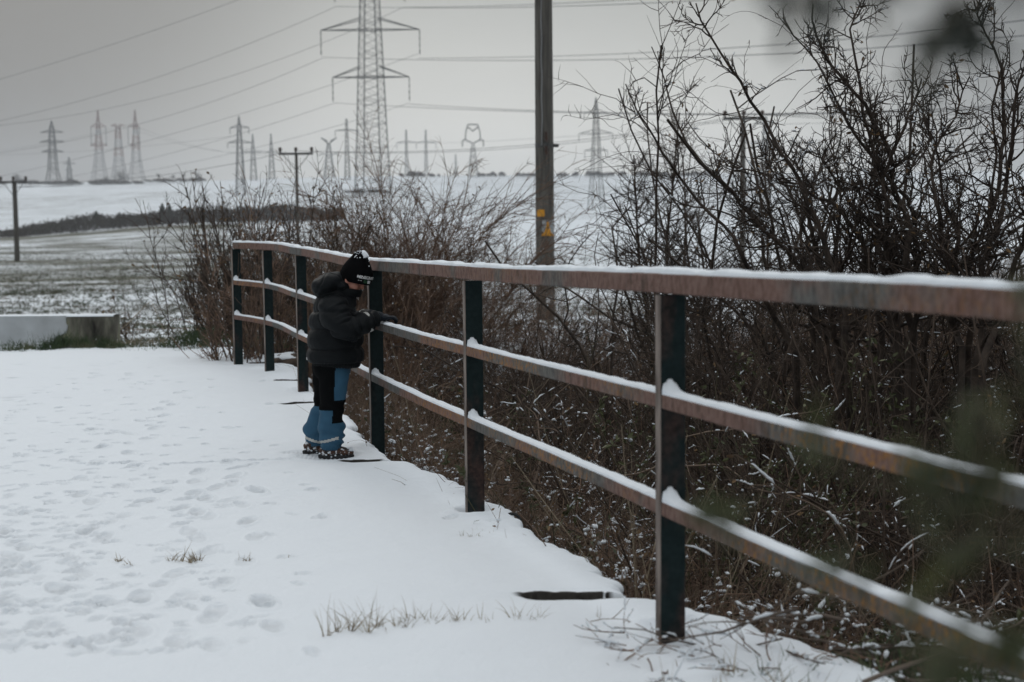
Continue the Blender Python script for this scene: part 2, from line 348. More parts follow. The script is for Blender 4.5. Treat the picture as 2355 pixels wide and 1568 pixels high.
# ------------------------------------------------------------------ the snow on the bridge (road)
JOINTS = [(4.60, .50), (6.75, .0), (7.63, .36), (9.0, .0), (10.15, .45), (11.6, .35), (13.1, .4)]     # y of a slab joint, how far it lies open
def build_road():
    ys = [np.arange(1.0, 4.0, .0165), np.arange(4.0, 9.5, .0125), np.arange(9.5, ROAD_END, .018)]
    for j, op in JOINTS: ys.append(j + np.linspace(-.03, .09, 25))
    ys.append(np.array([ROAD_END + .0, ROAD_END + .08, ROAD_END + .16, ROAD_END + .22]))
    ys = np.unique(np.concatenate(ys))
    R = np.random.default_rng(4)
    # ragged right edge: per-slab step and scallops
    e = edge_x(np.clip(ys, 1, 14.9))
    jy = np.array([j[0] for j in JOINTS]); slab = np.searchsorted(jy, ys)
    sv = R.uniform(-.05, .05, len(JOINTS) + 1); stp = np.interp(ys, np.stack([jy - .03, jy + .03], 1).ravel(), np.stack([sv[:-1], sv[1:]], 1).ravel())
    scal = np.abs(np.sin(ys * 8.3 + np.sin(ys * 3.1) * 2)) * .022 + (fbm(ys * 5, ys * 0 + 2, 5) - .47) * .06 + (fbm(ys * 20, ys * 0 + 1, 6) - .47) * .06
    e = e + stp + scal - .02
    near = np.clip((4.6 - ys) / .8, 0, 1); e = e + near * .25
    core = np.concatenate([np.linspace(-9.6, -3.7, 90)[:-1], ])
    nc = 420
    L = -3.7
    s = np.linspace(0, 1, nc); s2 = 1 - (1 - s) ** 1.0
    lip = np.array([0, .02, .035, .045, .052, .057, .060, .061, .058])      # outward
    lipz = np.array([0, -.001, -.004, -.008, -.013, -.019, -.027, -.035, -.046])
    X = []; Z0 = []
    xe = e - .06
    inner = L + (xe[:, None] - L) * s2[None, :]
    Xa = np.concatenate([np.broadcast_to(core[None, :], (len(ys), len(core))), inner, xe[:, None] + lip[None, 1:], (xe + .02)[:, None], (xe + .02)[:, None]], 1)
    nl = len(lip) - 1
    nin = len(core) + nc
    Yb = np.broadcast_to(ys[:, None], Xa.shape).copy()
    Z = road_z(Yb) + np.zeros_like(Xa)
    Z[:, nin:nin + nl] += lipz[1:]
    Z[:, -2] += -.05; Z[:, -1] += -.42
    Xi = Xa[:, :nin]; Yi = Yb[:, :nin]
    dz = (fbm(Xi * .9, Yi * .9, 31) - .47) * .05 + (fbm(Xi * 6, Yi * 6, 33) - .47) * .012 + (fbm(Xi * 30, Yi * 30, 37, 2) - .37) * .003
    # soft swell near the edge
    de = xe[:, None] - Xi
    dz += .02 * np.exp(-(de / .25) ** 2) * (fbm(Xi * 3 + 9, Yi * 3, 41)) * 1.4
    bare = np.zeros(Xa.shape)  # exposed slab, with joint and lip shade painted into its colour
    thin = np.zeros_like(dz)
    # foot prints and paw prints
    def dent(px, py, ln, wd, ang, dep):
        i0, i1 = np.searchsorted(ys, [py - ln, py + ln]);
        sub = slice(i0, i1)
        dx = Xi[sub] - px; dy = Yi[sub] - py
        a_ = dx * math.cos(ang) + dy * math.sin(ang); b_ = -dx * math.sin(ang) + dy * math.cos(ang)
        q = (a_ / ln) ** 2 * 4 + (b_ / wd) ** 2 * 4
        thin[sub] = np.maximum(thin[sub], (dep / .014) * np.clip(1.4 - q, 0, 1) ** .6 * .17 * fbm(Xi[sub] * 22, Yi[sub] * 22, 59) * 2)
        dz[sub] += -dep * .72 * np.clip(1.5 - q, 0, 1) ** .6 * (1 + .5 * np.sin(a_ * 260)) + dep * .40 * np.exp(-((q - 2.0) / .6) ** 2)
    def trail(P0, P1, n, kind, jit):
        a0 = on_ground(*P0); a1 = on_ground(*P1); d = a1 - a0; ang = math.atan2(d[1], d[0]); pr = np.array([-d[1], d[0], 0]) / np.linalg.norm(d)
        for i in range(n):
            p = a0 + d * (i + R.uniform(-.2, .2)) / n + pr * ((.09 if i % 2 else -.09) + R.normal() * jit)
            if kind == 'boot': dent(p[0], p[1], R.uniform(.13, .17), .062, ang + R.normal() * .15, R.uniform(.008, .016))
            else:
                for q in range(4):
                    w = ang + (q - 1.5) * .5
                    dent(p[0] + math.cos(w) * .032, p[1] + math.sin(w) * .032, .026, .02, w, .008)
                dent(p[0], p[1], .045, .05, ang, .009)
    trail((60, 840), (240, 1180), 16, 'paw', .10); trail((420, 900), (130, 1190), 18, 'boot', .06); trail((560, 1060), (180, 1260), 14, 'boot', .05)
    trail((60, 1220), (60, 1450), 12, 'boot', .12); trail((560, 1110), (350, 1560), 16, 'boot', .05); trail((100, 860), (500, 880), 12, 'paw', .08)
    trail((500, 1130), (430, 1270), 6, 'boot', .03); trail((300, 850), (330, 1100), 14, 'paw', .12); trail((20, 900), (180, 1000), 10, 'paw', .1)
    trail((620, 1010), (380, 1100), 9, 'paw', .05); trail((720, 1090), (560, 1400), 7, 'paw', .04); trail((500, 1380), (560, 1560), 5, 'boot', .03)
    trail((140, 1180), (20, 1500), 16, 'paw', .12); trail((250, 1100), (160, 1400), 16, 'paw', .15); trail((1180, 1180), (1040, 1210), 5, 'paw', .02)
    for i in range(420):
        p = on_ground(abs(R.normal()) * 270, R.uniform(825, 1545))
        if p[0] < -.35: dent(p[0], p[1], R.uniform(.03, .10), R.uniform(.025, .055), R.uniform(0, 3), R.uniform(.006, .013))
    for c in (((-1.02), 7.78), ((-1.12), 7.92)): dent(c[0], c[1], .30, .16, 0, .012)
    # long scuff behind the child
    for i in range(9): dent(-1.25 - i * .07, 7.72 - i * .012, .12, .035, .15, .007)
    for (X_, Yb_) in ((1541, 1488), (1092, 1184), (868, 1032), (697, 895), (620, 850)):
        p = on_ground(X_, Yb_); i0, i1 = np.searchsorted(ys, [p[1] - .25, p[1] + .25]); sub = slice(i0, i1); rr_ = np.hypot(Xi[sub] - p[0], Yi[sub] - p[1])
        dz[sub] += (.016 * np.exp(-((rr_ - .10) / .035) ** 2) - .022 * np.exp(-(rr_ / .065) ** 2)) * (.4 + 1.2 * fbm(Xi[sub] * 16, Yi[sub] * 16, 58))
    # slab joints lying open near the edge
    for (j, op) in JOINTS:
        if op <= 0: continue
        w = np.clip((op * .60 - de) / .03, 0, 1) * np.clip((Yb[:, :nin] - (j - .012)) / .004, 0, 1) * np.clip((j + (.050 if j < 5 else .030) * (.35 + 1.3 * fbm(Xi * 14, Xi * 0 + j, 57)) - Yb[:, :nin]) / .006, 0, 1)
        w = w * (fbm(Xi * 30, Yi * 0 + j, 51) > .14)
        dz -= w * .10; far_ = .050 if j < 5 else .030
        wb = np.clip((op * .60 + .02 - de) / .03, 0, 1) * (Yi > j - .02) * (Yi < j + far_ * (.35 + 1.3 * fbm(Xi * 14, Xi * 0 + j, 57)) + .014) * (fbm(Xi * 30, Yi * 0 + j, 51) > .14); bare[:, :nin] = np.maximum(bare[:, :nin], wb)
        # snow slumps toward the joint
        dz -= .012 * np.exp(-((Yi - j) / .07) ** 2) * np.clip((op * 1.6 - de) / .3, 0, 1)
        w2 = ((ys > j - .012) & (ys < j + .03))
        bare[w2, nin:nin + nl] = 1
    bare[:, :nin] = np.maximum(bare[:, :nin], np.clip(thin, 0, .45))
    Z[:, :nin] += dz; Z[:, nin:] += dz[:, -1:]
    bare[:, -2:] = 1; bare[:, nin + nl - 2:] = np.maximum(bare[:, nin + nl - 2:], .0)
    # far end slopes down into the field track
    endm = ys > ROAD_END - .02
    Z[endm] -= ((ys[endm] - ROAD_END + .02) * 1.2)[:, None]
    a = Acc(); a.grid(np.stack([Xa, Yb, Z], -1))
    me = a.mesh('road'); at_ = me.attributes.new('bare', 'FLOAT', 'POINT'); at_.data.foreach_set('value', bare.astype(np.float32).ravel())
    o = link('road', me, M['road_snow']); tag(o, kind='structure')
build_road()

# ------------------------------------------------------------------ railing
H_ = 1.10
POSTS = []      # x, y, z0 at the foot, top z
for (X, Yb, Yt) in [(1541, 1488, 618), (1092, 1184, 606), (868, 1032, 592), (697, 895, 566), (620, 850, 556), (548, 832, 554)]:
    d = 4.0
    for _ in range(30):
        b = at(X, Yb, d); t = at(X, Yt, d)
        d *= (H_ / (t[2] - b[2])) ** 1.0
    POSTS.append(at(X, Yb, d)); print('POST', X, np.round(at(X, Yb, d), 3), round(at(X, Yt, d)[2], 3))
P3 = [np.array([1.70, .0, .05]), np.array([1.10, 1.95, .06])] + POSTS
def fence():
    root = empty('railing', (POSTS[0][0], POSTS[0][1], 0))
    tag(root, 'long rusty steel bridge railing with three snow-topped rails and dark teal posts', 'railing')
    org = np.array([POSTS[0][0], POSTS[0][1], 0])
    nodes = P3
    pts = np.array([[p[0], p[1]] for p in nodes]); z0 = np.array([p[2] for p in nodes])
    # dense path along the nodes (smooth)
    seg = np.concatenate([[0], np.cumsum(np.linalg.norm(np.diff(pts, axis=0), axis=1))])
    s = np.arange(0, seg[-1], .012)
    def cub(v):
        m = np.gradient(v, seg); i = np.clip(np.searchsorted(seg, s, side='right') - 1, 0, len(seg) - 2)
        h = seg[i + 1] - seg[i]; t = (s - seg[i]) / h
        return (2*t**3-3*t**2+1)*v[i]+(t**3-2*t**2+t)*h*m[i]+(-2*t**3+3*t**2)*v[i+1]+(t**3-t**2)*h*m[i+1]
    x, y, zz = cub(pts[:, 0]), cub(pts[:, 1]), cub(z0)
    tx = np.gradient(x, s); ty = np.gradient(y, s); nx, ny = ty, -tx             # normal to the right of travel (away from the camera side is +s)
    ln = np.hypot(nx, ny); nx /= ln; ny /= ln
    # make n point to +x (away from the deck)
    sg = np.sign(nx); nx *= sg; ny *= sg
    def rail(name, ztop, hgt, wid, mat, off, snow_h, peaks):
        a = Acc()
        sag = (fbm(s * .7, s * 0 + ztop * 9, 60) - .47) * .012
        zt = zz + ztop + sag - snow_h
        bz = .004
        prof = [(0 + bz, 0), (wid - bz, 0), (wid, -bz), (wid, -hgt + bz), (wid - bz, -hgt), (bz, -hgt), (0, -hgt + bz), (0, -bz)]
        V = np.stack([np.stack([x + nx * (off + px) - org[0], y + ny * (off + px) - org[1], zt + pz], -1) for px, pz in prof], 1)
        a.grid(V, close=True); me = a.mesh(name, smooth=False)
        o = link(name, me, mat, root)
        # snow cap
        a = Acc(); k = 13; an = np.linspace(0, math.pi, k)
        h = snow_h * (1 + (fbm(s * 7, s * 0 + 3, 61) - .47) * 1.5 + (fbm(s * 40, s * 0, 62, 2) - .37) * .7)
        for si, amp in peaks:
            h = h + amp * np.exp(-(np.maximum(si - s, 0) / .024) ** 1.3 ) * (s <= si + .002)
        hw = wid / 2 * .90 * (1 + (fbm(s * 14, s * 0 + 5, 63) - .45) * .16)
        wn = np.ones_like(s)
        for si, amp in peaks: wn *= 1 - .45 * np.exp(-(np.maximum(si - s, 0) / .03) ** 2) * (s <= si + .002)
        V = []
        for aa in an:
            c, sn = math.cos(aa), math.sin(aa)
            px = wid / 2 - hw * np.sign(c) * abs(c) ** .55
            if sn > .6: px = wid / 2 - hw * wn * np.sign(c) * abs(c) ** .55
            pz = h * sn ** .6 if sn > 1e-6 else 0 * h - .003
            V.append(np.stack([x + nx * (off + px) - org[0], y + ny * (off + px) - org[1], zt + .002 + pz], -1))
        a.grid(np.stack(V, 1)); me = a.mesh('snow'); link('snow', me, M['snow'], o)
        return o
    pk = [(seg[i] - .022, .034) for i in range(2, len(seg))]
    top = rail('top_rail', 1.10, .056, .062, M['rail_top'], -.030, .0115, [])
    mid = rail('middle_rail', .752, .042, .048, M['rail_low'], -.036, .0068, [(p, a_) for p, a_ in pk])
    low = rail('lower_rail', .442, .042, .048, M['rail_low'], -.036, .0068, pk)
    for i in range(1, len(nodes)):
        k = np.argmin(np.abs(s - seg[i])) if seg[i] < s[-1] else -1
        ang = math.atan2(ty[k], tx[k]) - math.pi / 2
        me_a = Acc(); w, dth, hgt = .080, .036, 1.10 - .016 - .057
        top_z = hgt - .001; z_b = -.30
        b = .003
        prof = [(-w/2+b, -dth/2), (w/2-b, -dth/2), (w/2, -dth/2+b), (w/2, dth/2-b), (w/2-b, dth/2), (-w/2+b, dth/2), (-w/2, dth/2-b), (-w/2, -dth/2+b)]
        zs = [z_b, top_z]
        V = np.array([[(px, py, z) for px, py in prof] for z in zs])
        me_a.grid(V, close=True); me = me_a.mesh('post', smooth=False)
        e_ = me.attributes.new('edge', 'FLOAT', 'FACE')
        vals = np.array([1.0 if abs(p.normal.x + 1) < .6 else 0.0 for p in me.polygons], dtype=np.float32); e_.data.foreach_set('value', vals)
        po = link('post', me, M['post'], root, (nodes[i][0] - org[0], nodes[i][1] - org[1], z0[i])); po.rotation_euler.z = ang
    return root, (x, y, zz)
RAIL, RPATH = fence()

# ------------------------------------------------------------------ child
def loft(a, pts, seg=28, sup=1.0):
    """pts: (center xyz, half-depth a along the x-like axis, half-width b along y)"""
    C_ = np.array([p[0] for p in pts], float); K = len(pts)
    # refine with cubic interpolation
    t = np.arange(K); tt = np.linspace(0, K - 1, (K - 1) * 6 + 1)
    def ci(v):
        m = np.gradient(v); i = np.clip(tt.astype(int), 0, K - 2); h = tt - i
        return (2*h**3-3*h**2+1)*v[i]+(h**3-2*h**2+h)*m[i]+(-2*h**3+3*h**2)*v[i+1]+(h**3-h**2)*m[i+1]
    C2 = np.stack([ci(C_[:, k]) for k in range(3)], -1); A = ci(np.array([p[1] for p in pts], float)); B = ci(np.array([p[2] for p in pts], float))
    T = nrm(np.gradient(C2, axis=0)); yv = np.array([0, 1., 0])
    if abs(T[:, 1]).max() > .9: yv = np.array([0, 0, 1.])
    U = nrm(np.cross(np.broadcast_to(yv, T.shape), T)); W = np.cross(T, U)
    an = np.arange(seg) * 2 * math.pi / seg
    V = C2[:, None, :] + A[:, None, None] * np.cos(an)[None, :, None] * U[:, None, :] + B[:, None, None] * np.sin(an)[None, :, None] * W[:, None, :]
    n0 = a.n; a.grid(V, close=True)
    nk = len(C2)
    a.add(np.array([C2[0], C2[-1]]), np.zeros((0, 3), int))
    i0, i1 = n0 + nk * seg, n0 + nk * seg + 1
    j = np.arange(seg); j2 = (j + 1) % seg
    a.F.append(np.stack([np.full(seg, i0), n0 + j2, n0 + j], -1)); a.F.append(np.stack([np.full(seg, i1), n0 + (nk - 1) * seg + j, n0 + (nk - 1) * seg + j2], -1))
def ellip(a, c, r, R=None, n=24, m=14):
    th = np.linspace(0.02, math.pi - .02, m); ph = np.arange(n) * 2 * math.pi / n
    V = np.stack([np.sin(th)[:, None] * np.cos(ph), np.sin(th)[:, None] * np.sin(ph), np.cos(th)[:, None] + 0 * ph], -1) * np.array(r)
    if R is not None: V = V @ np.asarray(R).T
    V = V + np.array(c); n0 = a.n; a.grid(V[::-1], close=True)
    a.F.append(n0 + np.arange(n)[None, ::-1]); a.F.append(n0 + (m - 1) * n + np.arange(n)[None, :])
def remeshed(a, voxel, smooth=2, name='m'):
    me0 = a.mesh('tmp_' + name); o = bpy.data.objects.new('tmp', me0); COL.objects.link(o)
    md = o.modifiers.new('r', 'REMESH'); md.mode = 'VOXEL'; md.voxel_size = voxel; md.use_smooth_shade = True
    if smooth: ms = o.modifiers.new('s', 'SMOOTH'); ms.factor = .5; ms.iterations = smooth
    dg = bpy.context.evaluated_depsgraph_get(); dg.update()
    me = bpy.data.meshes.new_from_object(o.evaluated_get(dg)); bpy.data.objects.remove(o); bpy.data.meshes.remove(me0); me.name = name
    return me
def get_co(me):
    v = np.empty(len(me.vertices) * 3, np.float32); me.vertices.foreach_get('co', v); return v.reshape(-1, 3).astype(float)
def get_no(me):
    v = np.empty(len(me.vertices) * 3, np.float32); me.vertices.foreach_get('normal', v); return v.reshape(-1, 3).astype(float)
def set_co(me, v): me.vertices.foreach_set('co', v.astype(np.float32).ravel()); me.update()
def segd(P, A, B):
    A = np.array(A); B = np.array(B); ab = B - A; t = np.clip(((P - A) @ ab) / (ab @ ab), 0, 1); return np.linalg.norm(P - A - t[:, None] * ab, axis=1), t
def Ry(a): return np.array([[math.cos(a), 0, math.sin(a)], [0, 1, 0], [-math.sin(a), 0, math.cos(a)]])

CH = np.array([-.99, 7.85, road_z(7.85) + .004])
def rail_x(y): return float(np.interp(y, RPATH[1], RPATH[0])) if RPATH[1][0] < RPATH[1][-1] else float(np.interp(y, RPATH[1][::-1], RPATH[0][::-1]))
def build_child():
    root = empty('person', CH)
    tag(root, 'small child in black puffer jacket and blue-black snow trousers holding the railing', 'person')
    hc = np.array([.105, 0, .994]); HR = Ry(math.radians(28))
    hand_n = np.array([rail_x(7.77) - CH[0] + .0, -.085, .752 - .005]); hand_f = np.array([rail_x(7.96) - CH[0] + .0, .10, .752 - .005])
    # body: one continuous figure (head, neck, trunk, arms, legs)
    a = Acc()
    ellip(a, hc + HR @ np.array([.008, 0, -.002]), (.064, .064, .086), HR, 30, 20)
    def hp(f, s_, u): return hc + HR @ np.array([f, s_, u])
    ellip(a, hp(.022, 0, -.045), (.050, .048, .045), HR)                   # jaw and chin
    ellip(a, hp(.052, 0, -.074), (.016, .018, .012), HR)                    # chin
    for sg in (-1, 1): ellip(a, hp(.038, sg * .034, -.034), (.030, .024, .028), HR)   # cheeks
    ellip(a, hp(.077, 0, -.012), (.010, .008, .020), HR); ellip(a, hp(.083, 0, -.027), (.011, .011, .009), HR)   # nose
    ellip(a, hp(.067, 0, -.048), (.012, .020, .0055), HR); ellip(a, hp(.064, 0, -.057), (.011, .017, .006), HR)   # lips
    for sg in (-1, 1):
        ellip(a, hp(-.002, sg * .068, -.012), (.018, .008, .026), HR)       # ears
        ellip(a, hp(.064, sg * .026, .012), (.014, .018, .006), HR)           # brow
        ellip(a, hp(.060, sg * .025, -.006), (.012, .011, .008), HR)          # eyelid
    loft(a, [((.01, 0, .50), .09, .10), ((.015, 0, .60), .085, .095), ((.02, 0, .72), .085, .10), ((.03, 0, .82), .07, .10), ((.055, 0, .88), .045, .05), ((.09, 0, .95), .038, .038)])
    for sg, x_, sh in ((-1, -.01, .0), (1, -.10, 0)):
        loft(a, [((0 if sg < 0 else -.03, sg * .06, .52), .062, .06), ((x_ * .5, sg * .065, .28), .042, .042), ((x_, sg * .065, .07), .03, .03)])
    for sg, hd in ((-1, hand_n), (1, hand_f)):
        el = np.array([.10, sg * .165, .715])
        loft(a, [((.02, sg * .10, .83), .04, .04), (tuple(el), .03, .03), (tuple(hd + np.array([-.07, 0, .026])), .02, .022), (tuple(hd + np.array([-.02, 0, .022])), .008, .018)])
    me = remeshed(a, .0042, 2, 'body'); body = link('body', me, M['skin'], root)
    # jacket
    a = Acc()
    loft(a, [((.010, 0, .500), .135, .150), ((.012, 0, .53), .148, .165), ((.012, 0, .60), .150, .170), ((.013, 0, .70), .143, .168), ((.017, 0, .79), .130, .160),
             ((.026, 0, .85), .110, .135), ((.052, 0, .895), .085, .085), ((.078, 0, .925), .070, .072)])
    arms = []
    for sg, hd in ((-1, hand_n), (1, hand_f)):
        S_ = np.array([.025, sg * .125, .815]); E_ = np.array([.105, sg * .175, .715]); Wd = hd + np.array([-.055, sg * -.0, .024]); Mi = (E_ + Wd) / 2 + np.array([0, 0, .003])
        arms += [(S_, E_), (E_, Wd)]
        loft(a, [(tuple(S_ + [-.01, -sg * .05, .02]), .075, .075), (tuple(S_), .082, .075), (tuple((S_ + E_) / 2 + [-.012, sg * .012, -.01]), .080, .072), (tuple(E_), .072, .066), (tuple(Mi), .060, .056),
                 (tuple(Wd - (Wd - Mi) * .2), .049, .047), (tuple(Wd), .036, .036)])
    # hood lying on the shoulders
    ellip(a, (-.020, 0, .955), (.100, .125, .062), Ry(math.radians(-22)), 32, 20)
    ellip(a, (-.060, 0, .935), (.055, .10, .058), Ry(math.radians(10)), 32, 20)
    ellip(a, (.055, 0, .945), (.055, .092, .040), Ry(math.radians(20)), 32, 20)
    me = remeshed(a, .0058, 3, 'jacket'); P = get_co(me); Nn = get_no(me)
    dmin = np.full(len(P), 9.); tt = np.zeros(len(P)); which = np.zeros(len(P), int)
    for k, (A_, B_) in enumerate(arms):
        d_, t_ = segd(P, A_, B_); m_ = d_ < dmin; dmin[m_] = d_[m_]; tt[m_] = t_[m_]; which[m_] = k
    arm = np.clip((.092 - dmin) / .02, 0, 1) * (P[:, 2] < .89)
    upper = (which % 2 == 0)
    dis = np.zeros(len(P))
    for zz_ in (.603, .707, .812):
        wv = zz_ + .006 * np.sin(P[:, 0] * 18 + zz_ * 40) + .004 * np.sin(P[:, 1] * 31)
        dis += -(1 - arm) * .013 * np.exp(-np.abs((P[:, 2] - wv) / .0085) ** 1.3) * (P[:, 2] < .90)
    zs = np.array([.503, .603, .707, .812, .90]); ph = np.interp(P[:, 2], zs, np.arange(5.)) % 1
    dis += (1 - arm) * .0095 * np.sin(ph * math.pi) * (P[:, 2] < .88)
    vert = np.sin(P[:, 0] * 62 + np.sin(P[:, 2] * 30) * 1.3 + P[:, 1] * 50)
    dis += (1 - arm) * .0022 * vert * np.exp(-((ph - .5) / .5) ** 2) * .6
    # creases on the sleeves
    cr = np.sin(tt * 26 + which * 2 + 1.4 * np.sin(P[:, 2] * 45) + 8 * vn3(P, 14, 5))
    dis += arm * (.0042 * cr + .003 * np.sin(tt * 11 + which))
    for s0 in (.12, .62): dis -= arm * upper * .006 * np.exp(-((tt - s0) / .05) ** 2)
    for s0 in (.30, .80): dis -= arm * (~upper) * .006 * np.exp(-((tt - s0) / .045) ** 2)
    hood = (P[:, 2] > .895)
    dis += hood * (.005 * np.sin(P[:, 0] * 70 + P[:, 2] * 35 + 6 * vn3(P, 12, 8)) * .6 - .007 * np.exp(-((P[:, 1] + .045 + .03 * np.sin(P[:, 0] * 20)) / .005) ** 2) - .006 * np.exp(-((P[:, 0] + .05 - (P[:, 2] - .96) * .5) / .006) ** 2))
    dis += vn3(P, 22, 1) * .012 + vn3(P, 50, 2) * .006
    # gathered hem
    dis += (P[:, 2] < .53) * (-.006 * np.abs(np.sin(np.arctan2(P[:, 1], P[:, 0]) * 26)))
    dis -= .012 * np.exp(-((P[:, 2] - .518) / .008) ** 2) * (1 - arm)
    # armhole seam
    ds, _ = segd(P, (-.0, -.10, .88), (.02, -.14, .70)); dis -= .0  # reserved
    set_co(me, P + Nn * dis[:, None]); jk = link('jacket', me, M['jacket'], root)
    # collar and draw cord
    a = Acc(); th = np.linspace(-2.5, 2.5, 40); 
    V = []
    for hh, rr in ((0, 1.0), (.02, 1.04), (.036, 1.02), (.040, .95), (.036, .88), (.0, .86)):
        V.append(np.stack([.086 + hh * .22 + .070 * rr * np.cos(th), .068 * rr * np.sin(th), .893 + hh + .030 * 0 * th - (np.cos(th) * .012)], -1))
    a.grid(np.stack(V, 0)); link('collar', a.mesh('collar'), M['jacket'], jk)
    a = Acc(); a.tubes([[[.145, -.02, .90], [.148, -.024, .885], [.146, -.025, .865]], [[.140, -.03, .90], [.139, -.034, .886], [.141, -.035, .872]]], [[.0016] * 3] * 2, 6); link('draw_cord', a.mesh('draw_cord'), M['label_white'], jk)
    # reflective cuff bands
    def band(A_, B_, t0, wdt, r1, r2, arc=(0, 6.283), skew=.0):
        A_ = np.array(A_); B_ = np.array(B_); T = nrm(B_ - A_); yv = np.array([0, 1., 0]); U = nrm(np.cross(yv, T)); W_ = np.cross(T, U)
        an = np.linspace(arc[0], arc[1], 40); c = A_ + (B_ - A_) * t0; V = []
        for q, e_ in ((-1, 0), (-1, .0035), (1, .0035), (1, 0)):
            V.append(c + T * (q * wdt / 2) + (T[None, :] * (skew * np.sin(an))[:, None]) + (r1 + e_) * np.cos(an)[:, None] * U + (r2 + e_) * np.sin(an)[:, None] * W_)
        aa = Acc(); aa.grid(np.stack(V, 0)); return aa
    for k in (1, 3):
        A_, B_ = arms[k]; bb = band(A_, B_, .66, .017, .0530, .0515, skew=.004); link('cuff_band', bb.mesh('cuff_band'), M['reflect'], jk)
    a = Acc(); a.box((-.139, -.05, .548), (.006, .022, .014)); link('side_tab', a.mesh('side_tab', False), M['label_white'], jk)
    # trousers
    a = Acc()
    loft(a, [((-.005, 0, .56), .100, .12), ((-.010, 0, .50), .105, .135), ((-.012, 0, .46), .098, .13), ((-.014, 0, .43), .07, .10)])
    loft(a, [((.004, -.055, .50), .088, .078), ((.006, -.065, .44), .083, .076), ((.004, -.07, .36), .075, .070), ((-.006, -.072, .27), .066, .066), ((-.012, -.075, .21), .066, .066), ((-.010, -.075, .165), .073, .070),
             ((-.014, -.075, .135), .068, .068), ((-.010, -.075, .105), .071, .070), ((-.012, -.075, .075), .064, .064), ((-.012, -.075, .043), .055, .056)])
    loft(a, [((-.040, .055, .50), .088, .078), ((-.048, .065, .44), .080, .076), ((-.052, .07, .36), .074, .070), ((-.062, .072, .27), .066, .066), ((-.078, .075, .21), .072, .068), ((-.098, .075, .16), .070, .068),
             ((-.107, .075, .12), .074, .070), ((-.104, .075, .08), .068, .064), ((-.100, .075, .045), .060, .058)])
    me = remeshed(a, .005, 3, 'trousers'); P = get_co(me); Nn = get_no(me); z = P[:, 2]
    dis = vn3(P, 20, 11) * .012
    fold = np.exp(-((z - .13) / .07) ** 2)
    dis += fold * (.010 * np.sin(z * 100 + 30 * P[:, 0] * (P[:, 1] < 0) - 26 * P[:, 0] * (P[:, 1] > 0) + 16 * vn3(P, 9, 15)) * (.4 + 1.4 * np.abs(vn3(P, 11, 19)) * 2)) + fold * .030 * vn3(P, 15, 14)
    dis += np.exp(-((z - .28) / .05) ** 2) * .004 * np.sin(z * 90 + P[:, 0] * 60)
    dis += np.exp(-((z - .42) / .06) ** 2) * .003 * np.sin(z * 60 - P[:, 0] * 70)
    dis += (z < .066) * (-.005 * np.abs(np.sin(np.arctan2(P[:, 1] - np.where(P[:, 1] > 0, .075, -.075), P[:, 0] - np.where(P[:, 1] > 0, -.10, -.012)) * 11)))
    set_co(me, P + Nn * dis[:, None])
    tr = link('trousers', me, [M['trouser_black'], M['trouser_blue'], M['reflect']], root)
    cen = np.empty(len(me.polygons) * 3, np.float32); me.polygons.foreach_get('center', cen); cen = cen.reshape(-1, 3)
    x, y, z = cen.T; idx = np.zeros(len(cen), np.int32); nearl = (y < 0)
    low = z < (.268 - .04 * (x + .02)); idx[low] = 1
    idx[(x > .026 - (.5 - z) * .06) & (z > .324) & (y < .02) & nearl] = 1
    idx[nearl & (x > .008 - (.27 - z) * .1) & (z > .197) & (z < .324)] = 0
    idx[nearl & (np.abs(z - (.098 + .25 * (x + .04))) < .0075) & (x < .035)] = 2
    idx[(~nearl) & (np.abs(z - (.078 - .28 * (x + .12))) < .0075)] = 2
    me.polygons.foreach_set('material_index', idx)
    # boots
    def boot(dx, dy, ang):
        a = Acc()
        loft(a, [((-.005, 0, .10), .040, .036), ((-.006, 0, .07), .044, .037), ((.0, 0, .045), .052, .038), ((.005, 0, .022), .058, .037)])
        loft(a, [((-.058, 0, .030), .020, .026), ((-.035, 0, .034), .028, .036), ((.03, 0, .036), .030, .037), ((.085, 0, .030), .026, .040), ((.128, 0, .024), .017, .028)], 24)
        me = remeshed(a, .0045, 2, 'boot'); P = get_co(me); Nn = get_no(me); set_co(me, P + Nn * (vn3(P, 40, 3) * .008)[:, None])
        b = link('boot', me, M['boot'], root, (dx, dy, 0)); b.rotation_euler.z = ang
        a = Acc(); 
        t = np.linspace(0, 2 * math.pi, 40, endpoint=False)
        ox = .034 + .100 * np.cos(t); oy = (.041 + .004 * np.cos(t)) * np.sin(t) * (1 - .14 * np.exp(-((ox - .02) / .03) ** 2))
        V = np.stack([np.stack([.034 + (ox - .034) * q, oy * q, 0 * t + zz_], -1) for zz_, q in ((-.004, .0), (-.004, .95), (.0, 1.0), (.014, 1.01), (.018, .96), (.018, .0))], 0)
        a.grid(V, close=True); link('sole', a.mesh('sole'), M['rubber'], b)
        a = Acc(); R = np.random.default_rng(3)
        for i in range(26):
            q = R.uniform(0, 1); px = R.uniform(-.06, .13); s_ = R.choice([-1, 1]); r_ = R.uniform(.003, .010) * (1.5 if px > .09 else 1)
            if px > .07: ellip(a, (px, R.uniform(-.03, .03), R.uniform(.038, .052)), (r_ * 1.3, r_, r_ * .7), None, 8, 6)
            else: ellip(a, (px, s_ * R.uniform(.033, .040), R.uniform(.006, .04)), (r_, r_ * .6, r_ * .8), None, 8, 6)
        link('snow', a.mesh('boot_snow'), M['snow'], b)
    boot(-.02, -.078, math.radians(-4)); boot(-.128, .078, math.radians(6))
